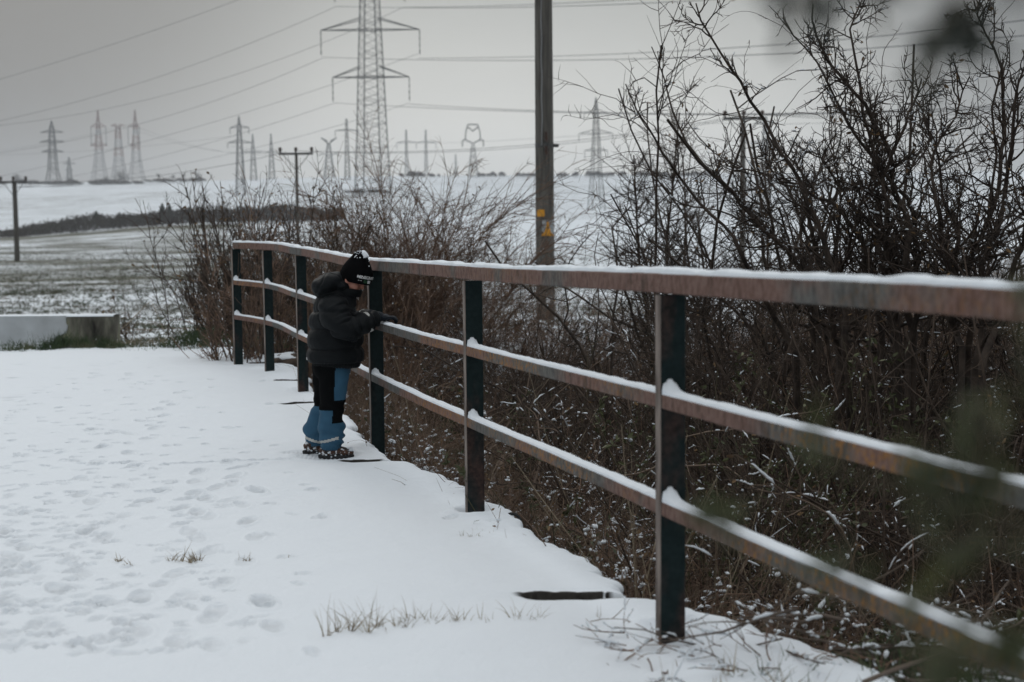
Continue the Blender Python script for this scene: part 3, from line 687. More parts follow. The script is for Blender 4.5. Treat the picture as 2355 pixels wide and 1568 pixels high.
    # gloves: palm and five bent fingers closed over the rail
    def glove(hd, sg):
        a = Acc()
        ellip(a, hd + [-.056, 0, .030], (.040, .033, .029), Ry(.2), 16, 10)
        ellip(a, hd + [-.018, 0, .026], (.036, .034, .0165), Ry(.12), 20, 12)
        lens = [.040, .047, .044, .034]
        for i, L_ in enumerate(lens):
            oy = (-.026 + i * .0175); b0 = hd + [.006, oy, .024]
            p1 = b0 + [.024, 0, -.001]; p2 = p1 + [.012, 0, -.015]; p3 = p2 + [-.002, 0, -.5 * L_ + .002]
            loft(a, [(tuple(b0 - [.012, 0, 0]), .0095, .009), (tuple(b0), .0100, .0092), (tuple(p1), .0095, .0088), (tuple(p2), .009, .0085), (tuple(p3), .007, .007)], 12)
        ty = .030 * -sg if sg < 0 else -.030
        b0 = hd + [-.030, ty, .018]
        loft(a, [(tuple(b0), .011, .011), (tuple(b0 + [.004, ty * .30, -.012]), .0105, .0105), (tuple(b0 + [.008, ty * .35, -.03]), .008, .009)], 12)
        me = remeshed(a, .0032, 2, 'glove'); g = link('glove', me, M['glove'], root)
    glove(hand_n, -1); glove(hand_f, 1)
    # hat
    bc = np.array([.127, 0, .962]); tp = np.array([.164, 0, 1.136]); ax = nrm(tp - bc); Ht = np.linalg.norm(tp - bc)
    prof = np.array([[-.004, .0835], [0, .0885], [.10, .0925], [.25, .0925], [.42, .0840], [.58, .0705], [.72, .055], [.85, .040], [.94, .027], [1.0, .012], [1.01, .001]])
    yv = np.array([0, 1., 0]); U = nrm(np.cross(yv, ax)); 
    hs = np.linspace(-.004, 1.01, 90); rr = np.interp(hs, prof[:, 0], prof[:, 1]); rr = np.convolve(np.pad(rr, 3, 'edge'), np.ones(7) / 7, 'valid')
    rr[-1] = .001; rr[0] = .080
    an = np.linspace(0, 2 * math.pi, 120, endpoint=False)
    def hatp(h, r, an_, ex=0):
        wr = 1 + .010 * np.sin(an_ * 3 + h * 9) * h
        return bc + ax * (h * Ht)[..., None] + ((r + ex) * wr * np.cos(an_))[..., None] * U + ((r + ex) * .93 * np.sin(an_))[..., None] * yv
    HH, AA = np.meshgrid(hs, an, indexing='ij'); RR = np.broadcast_to(rr[:, None], HH.shape) + .0007 * np.sin(AA * 60)
    V = hatp(HH, RR, AA)
    inner = hatp(HH[:12], RR[:12] - .006, AA[:12])[::-1]
    a = Acc(); a.grid(np.concatenate([inner, V], 0), close=True); hat = link('hat', a.mesh('hat'), M['knit'], root)
    a = Acc(); V = hatp(np.linspace(.0, .17, 6)[:, None] + 0 * an, np.interp(np.linspace(0, .17, 6), hs, rr)[:, None] + .0025 * np.array([0, 1, 1, 1, 1, 0])[:, None] + 0 * an, AA[:6]); 
    # writing and little patches on the band of the hat; angle measured from the camera-facing side toward the forehead
    def on_hat(u, v, ex):            # u metres along, v metres up from the brim
        h = v / Ht; r = np.interp(h, hs, rr); ang = -math.pi / 2 + u / .088
        return hatp(h, r, ang, ex)
    fc = bpy.data.curves.new('t', 'FONT'); fc.body = 'MINECRAFT'; fc.size = .0232; fc.offset = .0006; fc.extrude = .0004; fc.space_character = .98; fc.shear = .08
    to = bpy.data.objects.new('t', fc); COL.objects.link(to); dg = bpy.context.evaluated_depsgraph_get(); dg.update()
    me = bpy.data.meshes.new_from_object(to.evaluated_get(dg)); bpy.data.objects.remove(to)
    import bmesh
    bm = bmesh.new(); bm.from_mesh(me); bmesh.ops.triangulate(bm, faces=bm.faces[:]); bm.to_mesh(me); bm.free()
    P = get_co(me); wdt = P[:, 0].max(); u = .012 + (P[:, 0] - P[:, 0].min()) * (.122 / wdt); v = .036 + P[:, 1] * .80 - .0 * u
    Q = on_hat(u, v, .0018 + (P[:, 2] > 0) * .0008); set_co(me, Q); me.name = 'lettering'; link('lettering', me, M['label_white'], hat)
    def patch(u0, u1, v0, v1, mat, nm):
        uu, vv = np.meshgrid(np.linspace(u0, u1, 6), np.linspace(v0, v1, 4), indexing='ij'); t_ = on_hat(uu, vv, .0024); b_ = on_hat(uu, vv, -.001)
        aa = Acc(); aa.grid(t_); 
        edge = np.concatenate([t_[:, 0], t_[-1, 1:], t_[-2::-1, -1], t_[0, -2::-1]]); eb = np.concatenate([b_[:, 0], b_[-1, 1:], b_[-2::-1, -1], b_[0, -2::-1]])
        aa.grid(np.stack([edge, eb], 0)); link(nm, aa.mesh(nm, False), mat, hat)
    patch(.052, .072, .010, .027, M['badge_green'], 'badge'); patch(.078, .096, .010, .027, M['label_white'], 'badge')
    patch(.018, .124, .0335, .0352, M['label_white'], 'underline')
    patch(.020, .028, .0205, .0222, M['label_white'], 'small_mark'); patch(.032, .041, .0200, .0217, M['label_white'], 'small_mark')
    # snow on the crown of the hat
    a = Acc(); R = np.random.default_rng(8)
    for i in range(90):
        h = 1.0 - abs(R.normal()) * .13; an_ = R.normal() * 1.3 - .35; r = np.interp(h, hs, rr)
        p = hatp(np.array(h), r, np.array(an_), .001); big = h > .84 and abs(an_) < .9
        q = R.uniform(.003, .0065) * (1.9 if big else .8)
        ellip(a, p, (q, q * 1.1, q * .75), None, 8, 6)
    for i in range(26):
        h = R.uniform(.86, 1.0); r = np.interp(h, hs, rr); p = hatp(np.array(h), r, np.array(R.normal() * .5), .0)
        ellip(a, p, (.011, .013, .010), None, 10, 8)
    me = remeshed(a, .0022, 1, 'hat_snow'); link('snow', me, M['snow'], hat)
build_child()

# ------------------------------------------------------------------ plants
def grow(rng, base, dirv, length, r0, K, wander, up=0.0, droop=0.0, taper=.35):
    n = len(base); P = np.empty((n, K, 3)); P[:, 0] = base; d = nrm(np.array(dirv, float)); st = (np.asarray(length) / (K - 1))[:, None]
    for k in range(1, K):
        d = d + rng.normal(size=(n, 3)) * wander
        d[:, 2] += up - droop * (k / K) ** 1.3
        d = nrm(d); P[:, k] = P[:, k - 1] + d * st
    t = np.linspace(0, 1, K)[None, :]
    R = np.asarray(r0)[:, None] * (1 - (1 - taper) * t)
    return P, R
def branch(rng, P, R, n, t0, t1, ang, lf, K, wander, up=0., droop=0., rf=.62, rmin=.0012, upb=.0, lens=None, angj=.25):
    N0, K0 = P.shape[:2]; idx = rng.integers(0, N0, n); t = rng.uniform(t0, t1, n) * (K0 - 1); i = np.minimum(t.astype(int), K0 - 2); f = (t - i)[:, None]
    p = P[idx, i] * (1 - f) + P[idx, i + 1] * f; T = nrm(P[idx, i + 1] - P[idx, i])
    r = R[idx, i] * (1 - f[:, 0]) + R[idx, i + 1] * f[:, 0]
    q = rng.normal(size=(n, 3)); q[:, 2] += upb; q = nrm(q - (q * T).sum(1, keepdims=True) * T)
    a = ang + rng.normal(size=n) * angj
    d = T * np.cos(a)[:, None] + q * np.sin(a)[:, None]
    L = np.linalg.norm(P[idx, -1] - P[idx, 0], axis=1) if lens is None else np.full(n, lens)
    L = L * lf * rng.uniform(.45, 1.25, n) * (1.15 - .6 * t / (K0 - 1))
    return grow(rng, p, d, L, np.maximum(r * rf, rmin), K, wander, up, droop)
def leaves_on(rng, a, P, n, size, t0=.3, hang=.3, wide=.45):
    N0, K0 = P.shape[:2]; idx = rng.integers(0, N0, n); t = rng.uniform(t0, .999, n) * (K0 - 1); i = np.minimum(t.astype(int), K0 - 2); f = (t - i)[:, None]
    p = P[idx, i] * (1 - f) + P[idx, i + 1] * f; T = nrm(P[idx, i + 1] - P[idx, i])
    d = nrm(T * .5 + rng.normal(size=(n, 3)) * .7 - np.array([0, 0, hang])); s = nrm(np.cross(d, rng.normal(size=(n, 3)))); nn = np.cross(d, s)
    L = (size * rng.uniform(.55, 1.35, n))[:, None]; w = L * wide * .5
    c = nn * L * .12 * rng.uniform(-1, 1, (n, 1))
    V = np.stack([p, p + d * L * .35 + s * w + c, p + d * L * .75 + s * w * .7 + c * .5, p + d * L, p + d * L * .75 - s * w * .7 + c * .5, p + d * L * .35 - s * w + c, p + d * L * .5 - c * .6], 1)
    b = (np.arange(n) * 7)[:, None]
    a.add(V, np.concatenate([b + np.array([[0, 1, 6, 5]]), b + np.array([[1, 2, 3, 6]]), b + np.array([[6, 3, 4, 5]])]))
def snow_on(rng, a, P, R, n, size, t0=.0, flat=.72):
    """lines of snow lying along the upper side of twigs"""
    N0, K0 = P.shape[:2]; idx = rng.integers(0, N0, n * 2); t = rng.uniform(t0, .9, n * 2) * (K0 - 1); i = np.minimum(t.astype(int), K0 - 2)
    T = nrm(P[idx, i + 1] - P[idx, i]); Q = P[idx, i]; cl = vn3(Q, 2.6, 17) + .6 * vn3(Q, 7., 19); ok = (np.abs(T[:, 2]) < flat) & (cl > rng.normal(size=len(idx)) * .05 - .01); idx, t = idx[ok][:n], t[ok][:n]
    if len(idx) == 0: return
    seg = np.linalg.norm(P[idx, 1] - P[idx, 0], axis=1); L = np.minimum(size * rng.uniform(.8, 1, len(idx)) * np.exp(rng.normal(size=len(idx)) * .6) * np.where(rng.random(len(idx)) < .62, 1.0, 3.0), .10)
    q = np.linspace(0, 1, 7); tt = np.minimum(t[:, None] + q[None, :] * (L / np.maximum(seg, 1e-4))[:, None], K0 - 1.001)
    ii = np.minimum(tt.astype(int), K0 - 2); ff = (tt - ii)[..., None]; I = idx[:, None]
    C = P[I, ii] * (1 - ff) + P[I, ii + 1] * ff; r = R[I, ii]
    rs = np.minimum(r * rng.uniform(.7, 1.7, (len(idx), 1)) + .0015 * np.exp(rng.normal(size=(len(idx), 1)) * .5), size * .5) * rng.uniform(.65, 1.25, r.shape)
    rs = rs * np.array([.15, .8, 1, 1.05, .95, .75, .12])[None, :]
    C = C + np.array([0, 0, 1.]) * (r * .75 + rs * .5)[..., None] + rng.normal(size=C.shape) * rs[..., None] * .15
    a.tubes(C, rs, 5)

def snow_clumps(rng, a, Q, n, r0, r1, cl=0.):
    """small irregular heaps of snow caught in forks and mats of twigs"""
    w = vn3(Q, 1.9, 41) + .6 * vn3(Q, 6., 43); Q = Q[w > cl]
    if len(Q) == 0: return
    c = Q[rng.integers(0, len(Q), n)]
    for k in range(3):
        r = np.exp(rng.uniform(math.log(r0), math.log(r1), n)) * (1 if k == 0 else .65); p = c + rng.normal(size=(n, 3)) * (r * (.0 if k == 0 else .9))[:, None]
        d = rng.normal(size=(n, 3)); d[:, 2] *= .35; d = nrm(d); q = np.array([-1, -.72, -.3, .25, .7, 1.])[None, :, None]
        PP = p[:, None, :] + d[:, None, :] * q * (r * rng.uniform(.9, 1.7, n))[:, None, None]; RR = r[:, None] * np.array([.05, .55, .8, .85, .55, .05])[None, :] * rng.uniform(.75, 1.2, (n, 6))
        n0 = a.n; a.tubes(PP, RR, 6); V = a.V[-1]; ctr = np.repeat(p, 36, 0); V[:, 2] = ctr[:, 2] + (V[:, 2] - ctr[:, 2]) * .62
def bush(name, label, cat, c, spread, height, n_stem, seed, mat='bark', lean=.35, wander=.05, droop=0., up=.05, r0=.012, branches=8, twigs=4, bl=.45, tl=.4, bang=.6, snow=60,
         leaves=0, leafmat='leaf_dry', leafsize=.035, group=None, dirb=(0, 0), stemK=9, tw_w=.12, twigmat=None, tleave=.3, bspread=None, hj=.35, rk=1.0):
    rm = max(.6, c[1] / 8.0) * rk
    rng = np.random.default_rng(seed); root = empty(name, c); tag(root, label, cat, group)
    bs = bspread if bspread is not None else .25 * spread
    b = np.stack([rng.normal(size=n_stem) * bs, rng.normal(size=n_stem) * bs * .7, np.full(n_stem, -.1)], -1)
    d = np.stack([rng.normal(size=n_stem) * lean + dirb[0] + b[:, 0] / max(height, .5) * .8, rng.normal(size=n_stem) * lean * .8 + dirb[1], np.ones(n_stem)], -1)
    L = height * rng.uniform(1 - hj, 1.05, n_stem) * (1 + droop * 1.2)
    P0, R0 = grow(rng, b, d, L, r0 * rng.uniform(.6, 1.2, n_stem), stemK, wander, up, droop)
    P1, R1 = branch(rng, P0, R0, n_stem * branches, .25, .97, bang, bl, 7, wander * 1.6, up * .8, droop * .9, rf=.6, rmin=.0021 * rm, upb=.2)
    P2, R2 = branch(rng, P1, R1, len(P1) * twigs, .2, 1, bang * 1.05, tl, 5, tw_w, up * .5, droop * .6, rf=.7, rmin=.0015 * rm)
    a = Acc(); a.tubes(P0, R0, 5); link('stem', a.mesh('stem'), M[mat], root)
    a = Acc(); a.tubes(P1, R1, 4); a.tubes(P2, R2, 3); link('twigs', a.mesh('twigs'), M[twigmat or mat], root)
    if leaves: a = Acc(); leaves_on(rng, a, P2, leaves, leafsize, tleave); link('leaves', a.mesh('leaves', False), M[leafmat], root)
    if snow:
        a = Acc(); snow_on(rng, a, P1, R1, snow, .012); snow_on(rng, a, P2, R2, snow, .008); snow_on(rng, a, P0, R0, snow // 3, .016)
        if a.n: link('snow', a.mesh('snow'), M['snow'], root)
    return root

def mark():
    for o in bpy.data.objects:
        if o.parent is not None and o.name.split('.')[0] in ('snow', 'twigs', 'leaves', 'canes', 'dead_leaves', 'green_leaves', 'dead_stalks', 'branches', 'dry_grass'): o['kind'] = 'stuff'
def gpos(X, d, dz=0.):
    x = (X - 1177) * d / F; return (x, d, float(terrain(np.array([x]), np.array([d]))[0]) + dz)

# shrubs at the far end of the railing
bush('shrub', 'dense upright bare shrub growing around the far end of the railing', 'shrub', gpos(585, 15.6), 1.3, 1.92, 60, 1, lean=.24, wander=.09, r0=.012, branches=11, twigs=6, bl=.36, tl=.38, bang=.55, leaves=500, leafsize=.045, tleave=.7, snow=60, bspread=.36, hj=.5, up=.06)
bush('shrub', 'tall bare shrub with a few curled leaves in front of the crossarm pole', 'shrub', gpos(700, 16.0), 1.0, 1.85, 30, 2, lean=.20, wander=.09, r0=.011, branches=11, twigs=6, bl=.36, tl=.40, bang=.55, leaves=420, leafsize=.045, tleave=.6, snow=60, bspread=.30, hj=.45, up=.07)
bush('shrub', 'low bare shrub splaying left over the snowy field beyond the railing end', 'shrub', gpos(540, 15.4), .6, 1.05, 26, 3, lean=.30, dirb=(-.30, 0), wander=.06, r0=.010, branches=8, twigs=3, bl=.45, bang=.45, snow=30, bspread=.2)
bush('bramble', 'reddish brown bramble with arching canes behind the child', 'bramble', gpos(945, 17.0), 1.5, 2.15, 80, 4, mat='bark_red', lean=.42, wander=.06, droop=.30, up=.03, r0=.008, branches=10, twigs=7, bl=.5, tl=.45, bang=.5, leaves=700, leafsize=.04, tleave=.5, snow=60, bspread=.25, hj=.4)
bush('bramble', 'rust coloured tangle of fine twigs directly behind the child\'s hat', 'bramble', gpos(860, 17.4), .9, 2.0, 100, 5, mat='bark_red', lean=.22, wander=.10, droop=.12, up=.02, r0=.006, branches=9, twigs=6, bl=.38, tl=.4, bang=.6, snow=0, bspread=.30, hj=.5, twigmat='bark_red')
bush('bramble', 'thin arching canes crossing the white slope left of the utility pole', 'bramble', gpos(1120, 16.0), 1.6, 1.55, 46, 6, lean=.5, wander=.06, droop=.34, up=.03, r0=.006, branches=8, twigs=4, bl=.55, tl=.5, bang=.5, leaves=260, leafsize=.03, snow=60, bspread=.45, hj=.4)
bush('bramble', 'loose arching canes in front of the foot of the utility pole', 'bramble', gpos(1260, 14.5), 1.4, 1.45, 66, 7, lean=.5, wander=.07, droop=.34, up=.03, r0=.006, branches=8, twigs=5, bl=.55, tl=.5, bang=.55, leaves=200, leafsize=.03, snow=80, bspread=.5, hj=.4)
bush('young_tree', 'slender bare tree with fine upswept twigs right of the utility pole', 'tree', gpos(1545, 16.5), 1.0, 4.2, 2, 8, lean=.05, wander=.045, up=.08, r0=.034, branches=66, twigs=11, bl=.25, tl=.42, bang=1.0, snow=40, bspread=.08, hj=.25, stemK=12, tw_w=.14)
bush('young_tree', 'lower bare tree with crowded twigs in front of the crossarm pole on the right', 'tree', gpos(1700, 15.5), 1.2, 3.0, 5, 9, lean=.12, wander=.07, up=.08, r0=.024, branches=44, twigs=11, bl=.34, tl=.42, bang=1.0, snow=60, bspread=.18, hj=.3, stemK=12)
bush('shrub', 'short bare shrub between the utility pole and the slender tree', 'shrub', gpos(1425, 14.5), .9, 1.15, 36, 10, lean=.35, wander=.07, droop=.1, r0=.009, branches=8, twigs=6, bl=.5, snow=80, bspread=.4, leaves=120)
bush('shrub', 'bare brown shrub whose twigs overlap the last post of the railing', 'shrub', (-2.42, 13.5, -.35), 1.0, 1.95, 38, 12, lean=.22, wander=.07, r0=.011, branches=10, twigs=6, bl=.34, tl=.38, bang=.6, leaves=420, leafsize=.03, snow=120, bspread=.22, hj=.55, mat='bark', twigmat='bark_red')
bush('shrub', 'bare brown shrub just outside the railing between the far posts', 'shrub', (-1.55, 13.4, -.6), 1.0, 1.55, 34, 13, lean=.26, wander=.08, r0=.010, branches=10, twigs=6, bl=.34, tl=.38, bang=.6, leaves=420, leafsize=.03, snow=120, bspread=.3, hj=.55, mat='bark_red')
bush('shrub', 'warm brown shrub around the foot of the utility pole', 'shrub', gpos(1245, 17.0), 1.2, 1.35, 70, 14, lean=.3, wander=.09, droop=.06, r0=.009, branches=11, twigs=7, bl=.36, tl=.4, bang=.7, leaves=300, snow=100, bspread=.40, hj=.5, mat='bark_red')
bush('shrub', 'warm brown shrub behind the rail just left of the utility pole', 'shrub', gpos(1080, 14.5), 1.2, 1.25, 70, 15, lean=.3, wander=.09, droop=.08, r0=.009, branches=10, twigs=7, bl=.36, tl=.4, bang=.7, leaves=300, snow=100, bspread=.40, hj=.5, mat='bark_red')
# tall old elder shrubs on the right, main limbs after the real ones
def limb_bush(name, label, cat, limbs, d, r0, n_br, n_tw, seed, snow=160, leaves=60, green=False, shoot=.28):
    rng = np.random.default_rng(seed); bx = at(limbs[0][-1][0], limbs[0][-1][1], d); root = empty(name, (bx[0], d, float(terrain(np.array([bx[0]]), np.array([d]))[0]))); tag(root, label, cat); org = np.array(root.location)
    Ps = []; Rs = []; K = 22
    for li, L in enumerate(limbs):
        L = np.array(L[::-1], float); t = np.concatenate([[0], np.cumsum(np.linalg.norm(np.diff(L, axis=0), axis=1))]); tt = np.linspace(0, t[-1], K)
        dd = d + rng.normal() * .35 + np.cumsum(rng.normal(size=K)) * .05
        x = np.interp(tt, t, L[:, 0]); y = np.interp(tt, t, L[:, 1])
        wob = np.cumsum(rng.normal(size=K)) ; wob = np.convolve(np.pad(wob - np.linspace(wob[0], wob[-1], K), 1, 'edge'), [.25, .5, .25], 'valid')
        x = np.convolve(np.pad(x, 1, 'edge'), [.25, .5, .25], 'valid') + wob * 9 + rng.normal(size=K) * 2.5; y = y + rng.normal(size=K) * 3
        P = np.array([at(x[k], y[k], dd[k]) for k in range(K)]) - org
        P = np.concatenate([[[P[0, 0] * .6, P[0, 1], -.1]], P]); Ps.append(P); Rs.append(r0 * rng.uniform(.7, 1.15) * (np.linspace(1.1, .20, K + 1) * (1 + rng.normal(size=K + 1) * .06)))
    P0 = np.array(Ps); R0 = np.array(Rs)
    P1, R1 = branch(rng, P0, R0, len(P0) * int(n_br * 1.5), .12, .99, .85, 1, 8, .17, .06, 0, rf=.55, rmin=.0046, upb=.5, lens=shoot * 1.5)
    P2, R2 = branch(rng, P1, R1, int(len(P1) * n_tw * 1.2), .15, 1, .9, .5, 5, .20, .05, rf=.7, rmin=.0033)
    P3_, R3 = branch(rng, P2, R2, int(len(P2) * 1.0), .2, 1, .8, .6, 4, .16, .03, rf=.75, rmin=.0024)
    Pv, Rv = branch(rng, P0, R0, 14, .25, .9, 1.0, 1, 16, .16, .05, .22, rf=.25, rmin=.0022, lens=1.1)
    Pw, Rw = branch(rng, Pv, Rv, 60, .1, 1, .9, .12, 5, .25, 0, .05, rf=.7, rmin=.0016)
    a = Acc(); a.tubes(P0, R0, 7); link('limbs', a.mesh('limbs'), M['bark_dark'], root)
    a = Acc(); a.tubes(P1, R1, 4); a.tubes(P2, R2, 3); a.tubes(P3_, R3, 3); a.tubes(Pv, Rv, 4); a.tubes(Pw, Rw, 3); link('twigs', a.mesh('twigs'), M['bark_dark'], root)
    if leaves: a = Acc(); leaves_on(rng, a, P2, leaves, .032, .4); link('leaves', a.mesh('leaves', False), M['leaf_dry'], root)
    a = Acc(); snow_on(rng, a, P1, R1, snow, .012); snow_on(rng, a, P2, R2, snow, .009)
    if a.n: link('snow', a.mesh('snow'), M['snow'], root)
limb_bush('elder_shrub', 'leaning elder shrub whose long pale limb bows out left of the thicket', 'shrub',
    [[(1492, 106), (1515, 165), (1532, 215), (1548, 255), (1568, 310), (1612, 385), (1690, 450), (1760, 545), (1830, 620), (1880, 800)], [(1430, 200), (1470, 260), (1505, 310), (1560, 400), (1640, 500), (1720, 640), (1840, 820)]], 9.2, .0230, 12, 3, 21, 60, 30, shoot=.20)
limb_bush('elder_shrub', 'elder shrub with one straight knobbly limb reaching up beside the blurred leaves', 'shrub',
    [[(1597, 10), (1625, 45), (1650, 85), (1690, 145), (1740, 220), (1790, 320), (1830, 400), (1870, 480), (1905, 560), (1940, 660), (1950, 860)],
     [(1755, 285), (1790, 340), (1830, 420), (1850, 520), (1900, 700), (1930, 860)], [(1660, 380), (1760, 400), (1850, 425), (1940, 470), (2010, 560), (2030, 760)]], 8.4, .0220, 16, 4, 22, 90, 60, shoot=.24)
limb_bush('elder_shrub', 'tall dark elder shrub crowded with twigs right of the knobbly limb', 'shrub',
    [[(1865, 5), (1880, 60), (1925, 150), (1970, 220), (2010, 300), (2060, 390), (2090, 520), (2100, 760)], [(1985, 0), (1955, 60), (1960, 150), (1985, 260), (2010, 380), (2040, 560), (2060, 800)],
     [(1800, 60), (1850, 105), (1900, 170), (1940, 280), (1990, 380), (2050, 500), (2080, 800)], [(2120, 180), (2090, 250), (2060, 330), (2050, 450), (2060, 640), (2070, 800)], [(1880, 350), (1930, 420), (1990, 470), (2060, 560), (2070, 800)]], 7.8, .0195, 26, 6, 23, 170, 160, shoot=.26)
limb_bush('elder_shrub', 'dark elder shrub with forked limbs at the right edge of the picture', 'shrub',
    [[(2235, 0), (2262, 50), (2290, 140), (2305, 230), (2310, 330), (2290, 450), (2240, 640), (2220, 840)], [(2354, 120), (2330, 220), (2320, 330), (2300, 440), (2270, 640), (2240, 860)],
     [(2230, 180), (2190, 260), (2150, 330), (2130, 420), (2160, 560), (2210, 800)], [(2120, 280), (2150, 360), (2180, 470), (2200, 600), (2220, 800)], [(2400, 250), (2370, 360), (2330, 500), (2290, 700), (2250, 860)]], 7.4, .0200, 26, 6, 24, 170, 160, shoot=.26)
limb_bush('elder_shrub', 'low elder shrub filling the middle of the thicket above the rail', 'shrub',
    [[(1740, 330), (1790, 400), (1850, 480), (1890, 580), (1900, 800)], [(2020, 300), (1990, 400), (1960, 500), (1940, 640), (1930, 820)], [(1900, 300), (1920, 400), (1930, 520), (1930, 700), (1930, 840)],
     [(1690, 480), (1760, 540), (1830, 620), (1880, 800)]], 8.8, .0160, 26, 7, 25, 200, 120, shoot=.24)
for i, (X, d, h, lb, sd, n) in enumerate([
    (1820, 9.4, 2.1, 'tangled bare shrub rising behind the third thicket limb', 31, 34), (2050, 9.0, 2.6, 'tall twiggy shrub behind the dark elder', 32, 36), (2250, 8.6, 2.9, 'tallest twiggy shrub near the right edge', 33, 38),
    (1640, 10.5, 1.7, 'brown twiggy shrub under the bowed elder limb', 34, 34), (1480, 11.5, 1.35, 'low brown shrub just above the rail right of the pole', 35, 34), (2150, 7.0, 2.0, 'shrub with snowy twigs leaning to the top rail', 36, 30),
    (1950, 7.2, 1.7, 'shrub with snowy twigs below the elder limbs', 37, 30), (2330, 6.4, 2.3, 'shrub with thick stems at the right border', 38, 30)]):
    g = gpos(X, d); top = g[2]
    hh = (h + (-.2 - g[2]) * .9) * .84
    bush('shrub', lb, 'shrub', g, 1.3, hh, n, sd, mat='bark', lean=.6, wander=.18, droop=.06, up=.05, r0=.012, branches=13, twigs=7, bl=.34, tl=.36, bang=.8, leaves=160, leafsize=.028, snow=260, bspread=.42, hj=.35, tw_w=.16, group='shrubs crowding the ravine')
for i, (X, d, Yt, lb, sd) in enumerate([(1760, 11.0, 330, 'fine twigged shrub filling the gap under the bowed limb', 61), (1905, 10.2, 240, 'fine twigged shrub behind the knobbly limb', 62), (2070, 10.0, 170, 'fine twigged shrub behind the tall dark elder', 63),
        (2230, 9.6, 215, 'fine twigged shrub between the two tallest elders', 64), (2350, 8.8, 170, 'fine twigged shrub cut by the right edge', 65), (1600, 12.5, 470, 'fine twigged shrub below the slender tree', 66)]):
    g = gpos(X, d); hh = CAM_H + (508 - Yt) * d / F - g[2]
    bush('shrub', lb, 'shrub', g, 1.4, hh * 1.15, 11, sd, mat='bark_dark', twigmat='bark_dark', lean=.24, wander=.18, droop=.05, up=.07, r0=.022, branches=13, twigs=7, bl=.30, tl=.42, bang=.9, leaves=90, leafsize=.028, snow=160, bspread=.40, hj=.5, tw_w=.24, stemK=13, rk=1.5, group='shrubs crowding the ravine')
bush('evergreen_shrub', 'shrub keeping olive green leaves beyond the railing between two posts', 'shrub', gpos(1190, 11.5), .8, 1.75, 16, 41, mat='bark_green', lean=.35, wander=.08, r0=.008, branches=8, twigs=4, leaves=2600, leafmat='leaf_green', leafsize=.028, snow=200, bspread=.28, tleave=.0)
bush('evergreen_shrub', 'green leaved shrub low behind the thick nearest post', 'shrub', gpos(1650, 6.6), .8, 1.9, 16, 42, mat='bark_green', lean=.4, wander=.08, r0=.008, branches=8, twigs=4, leaves=2400, leafmat='leaf_green', leafsize=.03, snow=240, bspread=.3, tleave=.0)
bush('evergreen_shrub', 'green leaved shrub at the bottom right of the ravine', 'shrub', gpos(2150, 4.4), .8, 1.1, 16, 43, mat='bark_green', lean=.5, wander=.08, r0=.006, branches=8, twigs=4, leaves=2400, leafmat='leaf_green', leafsize=.035, snow=300, bspread=.3, tleave=.0)

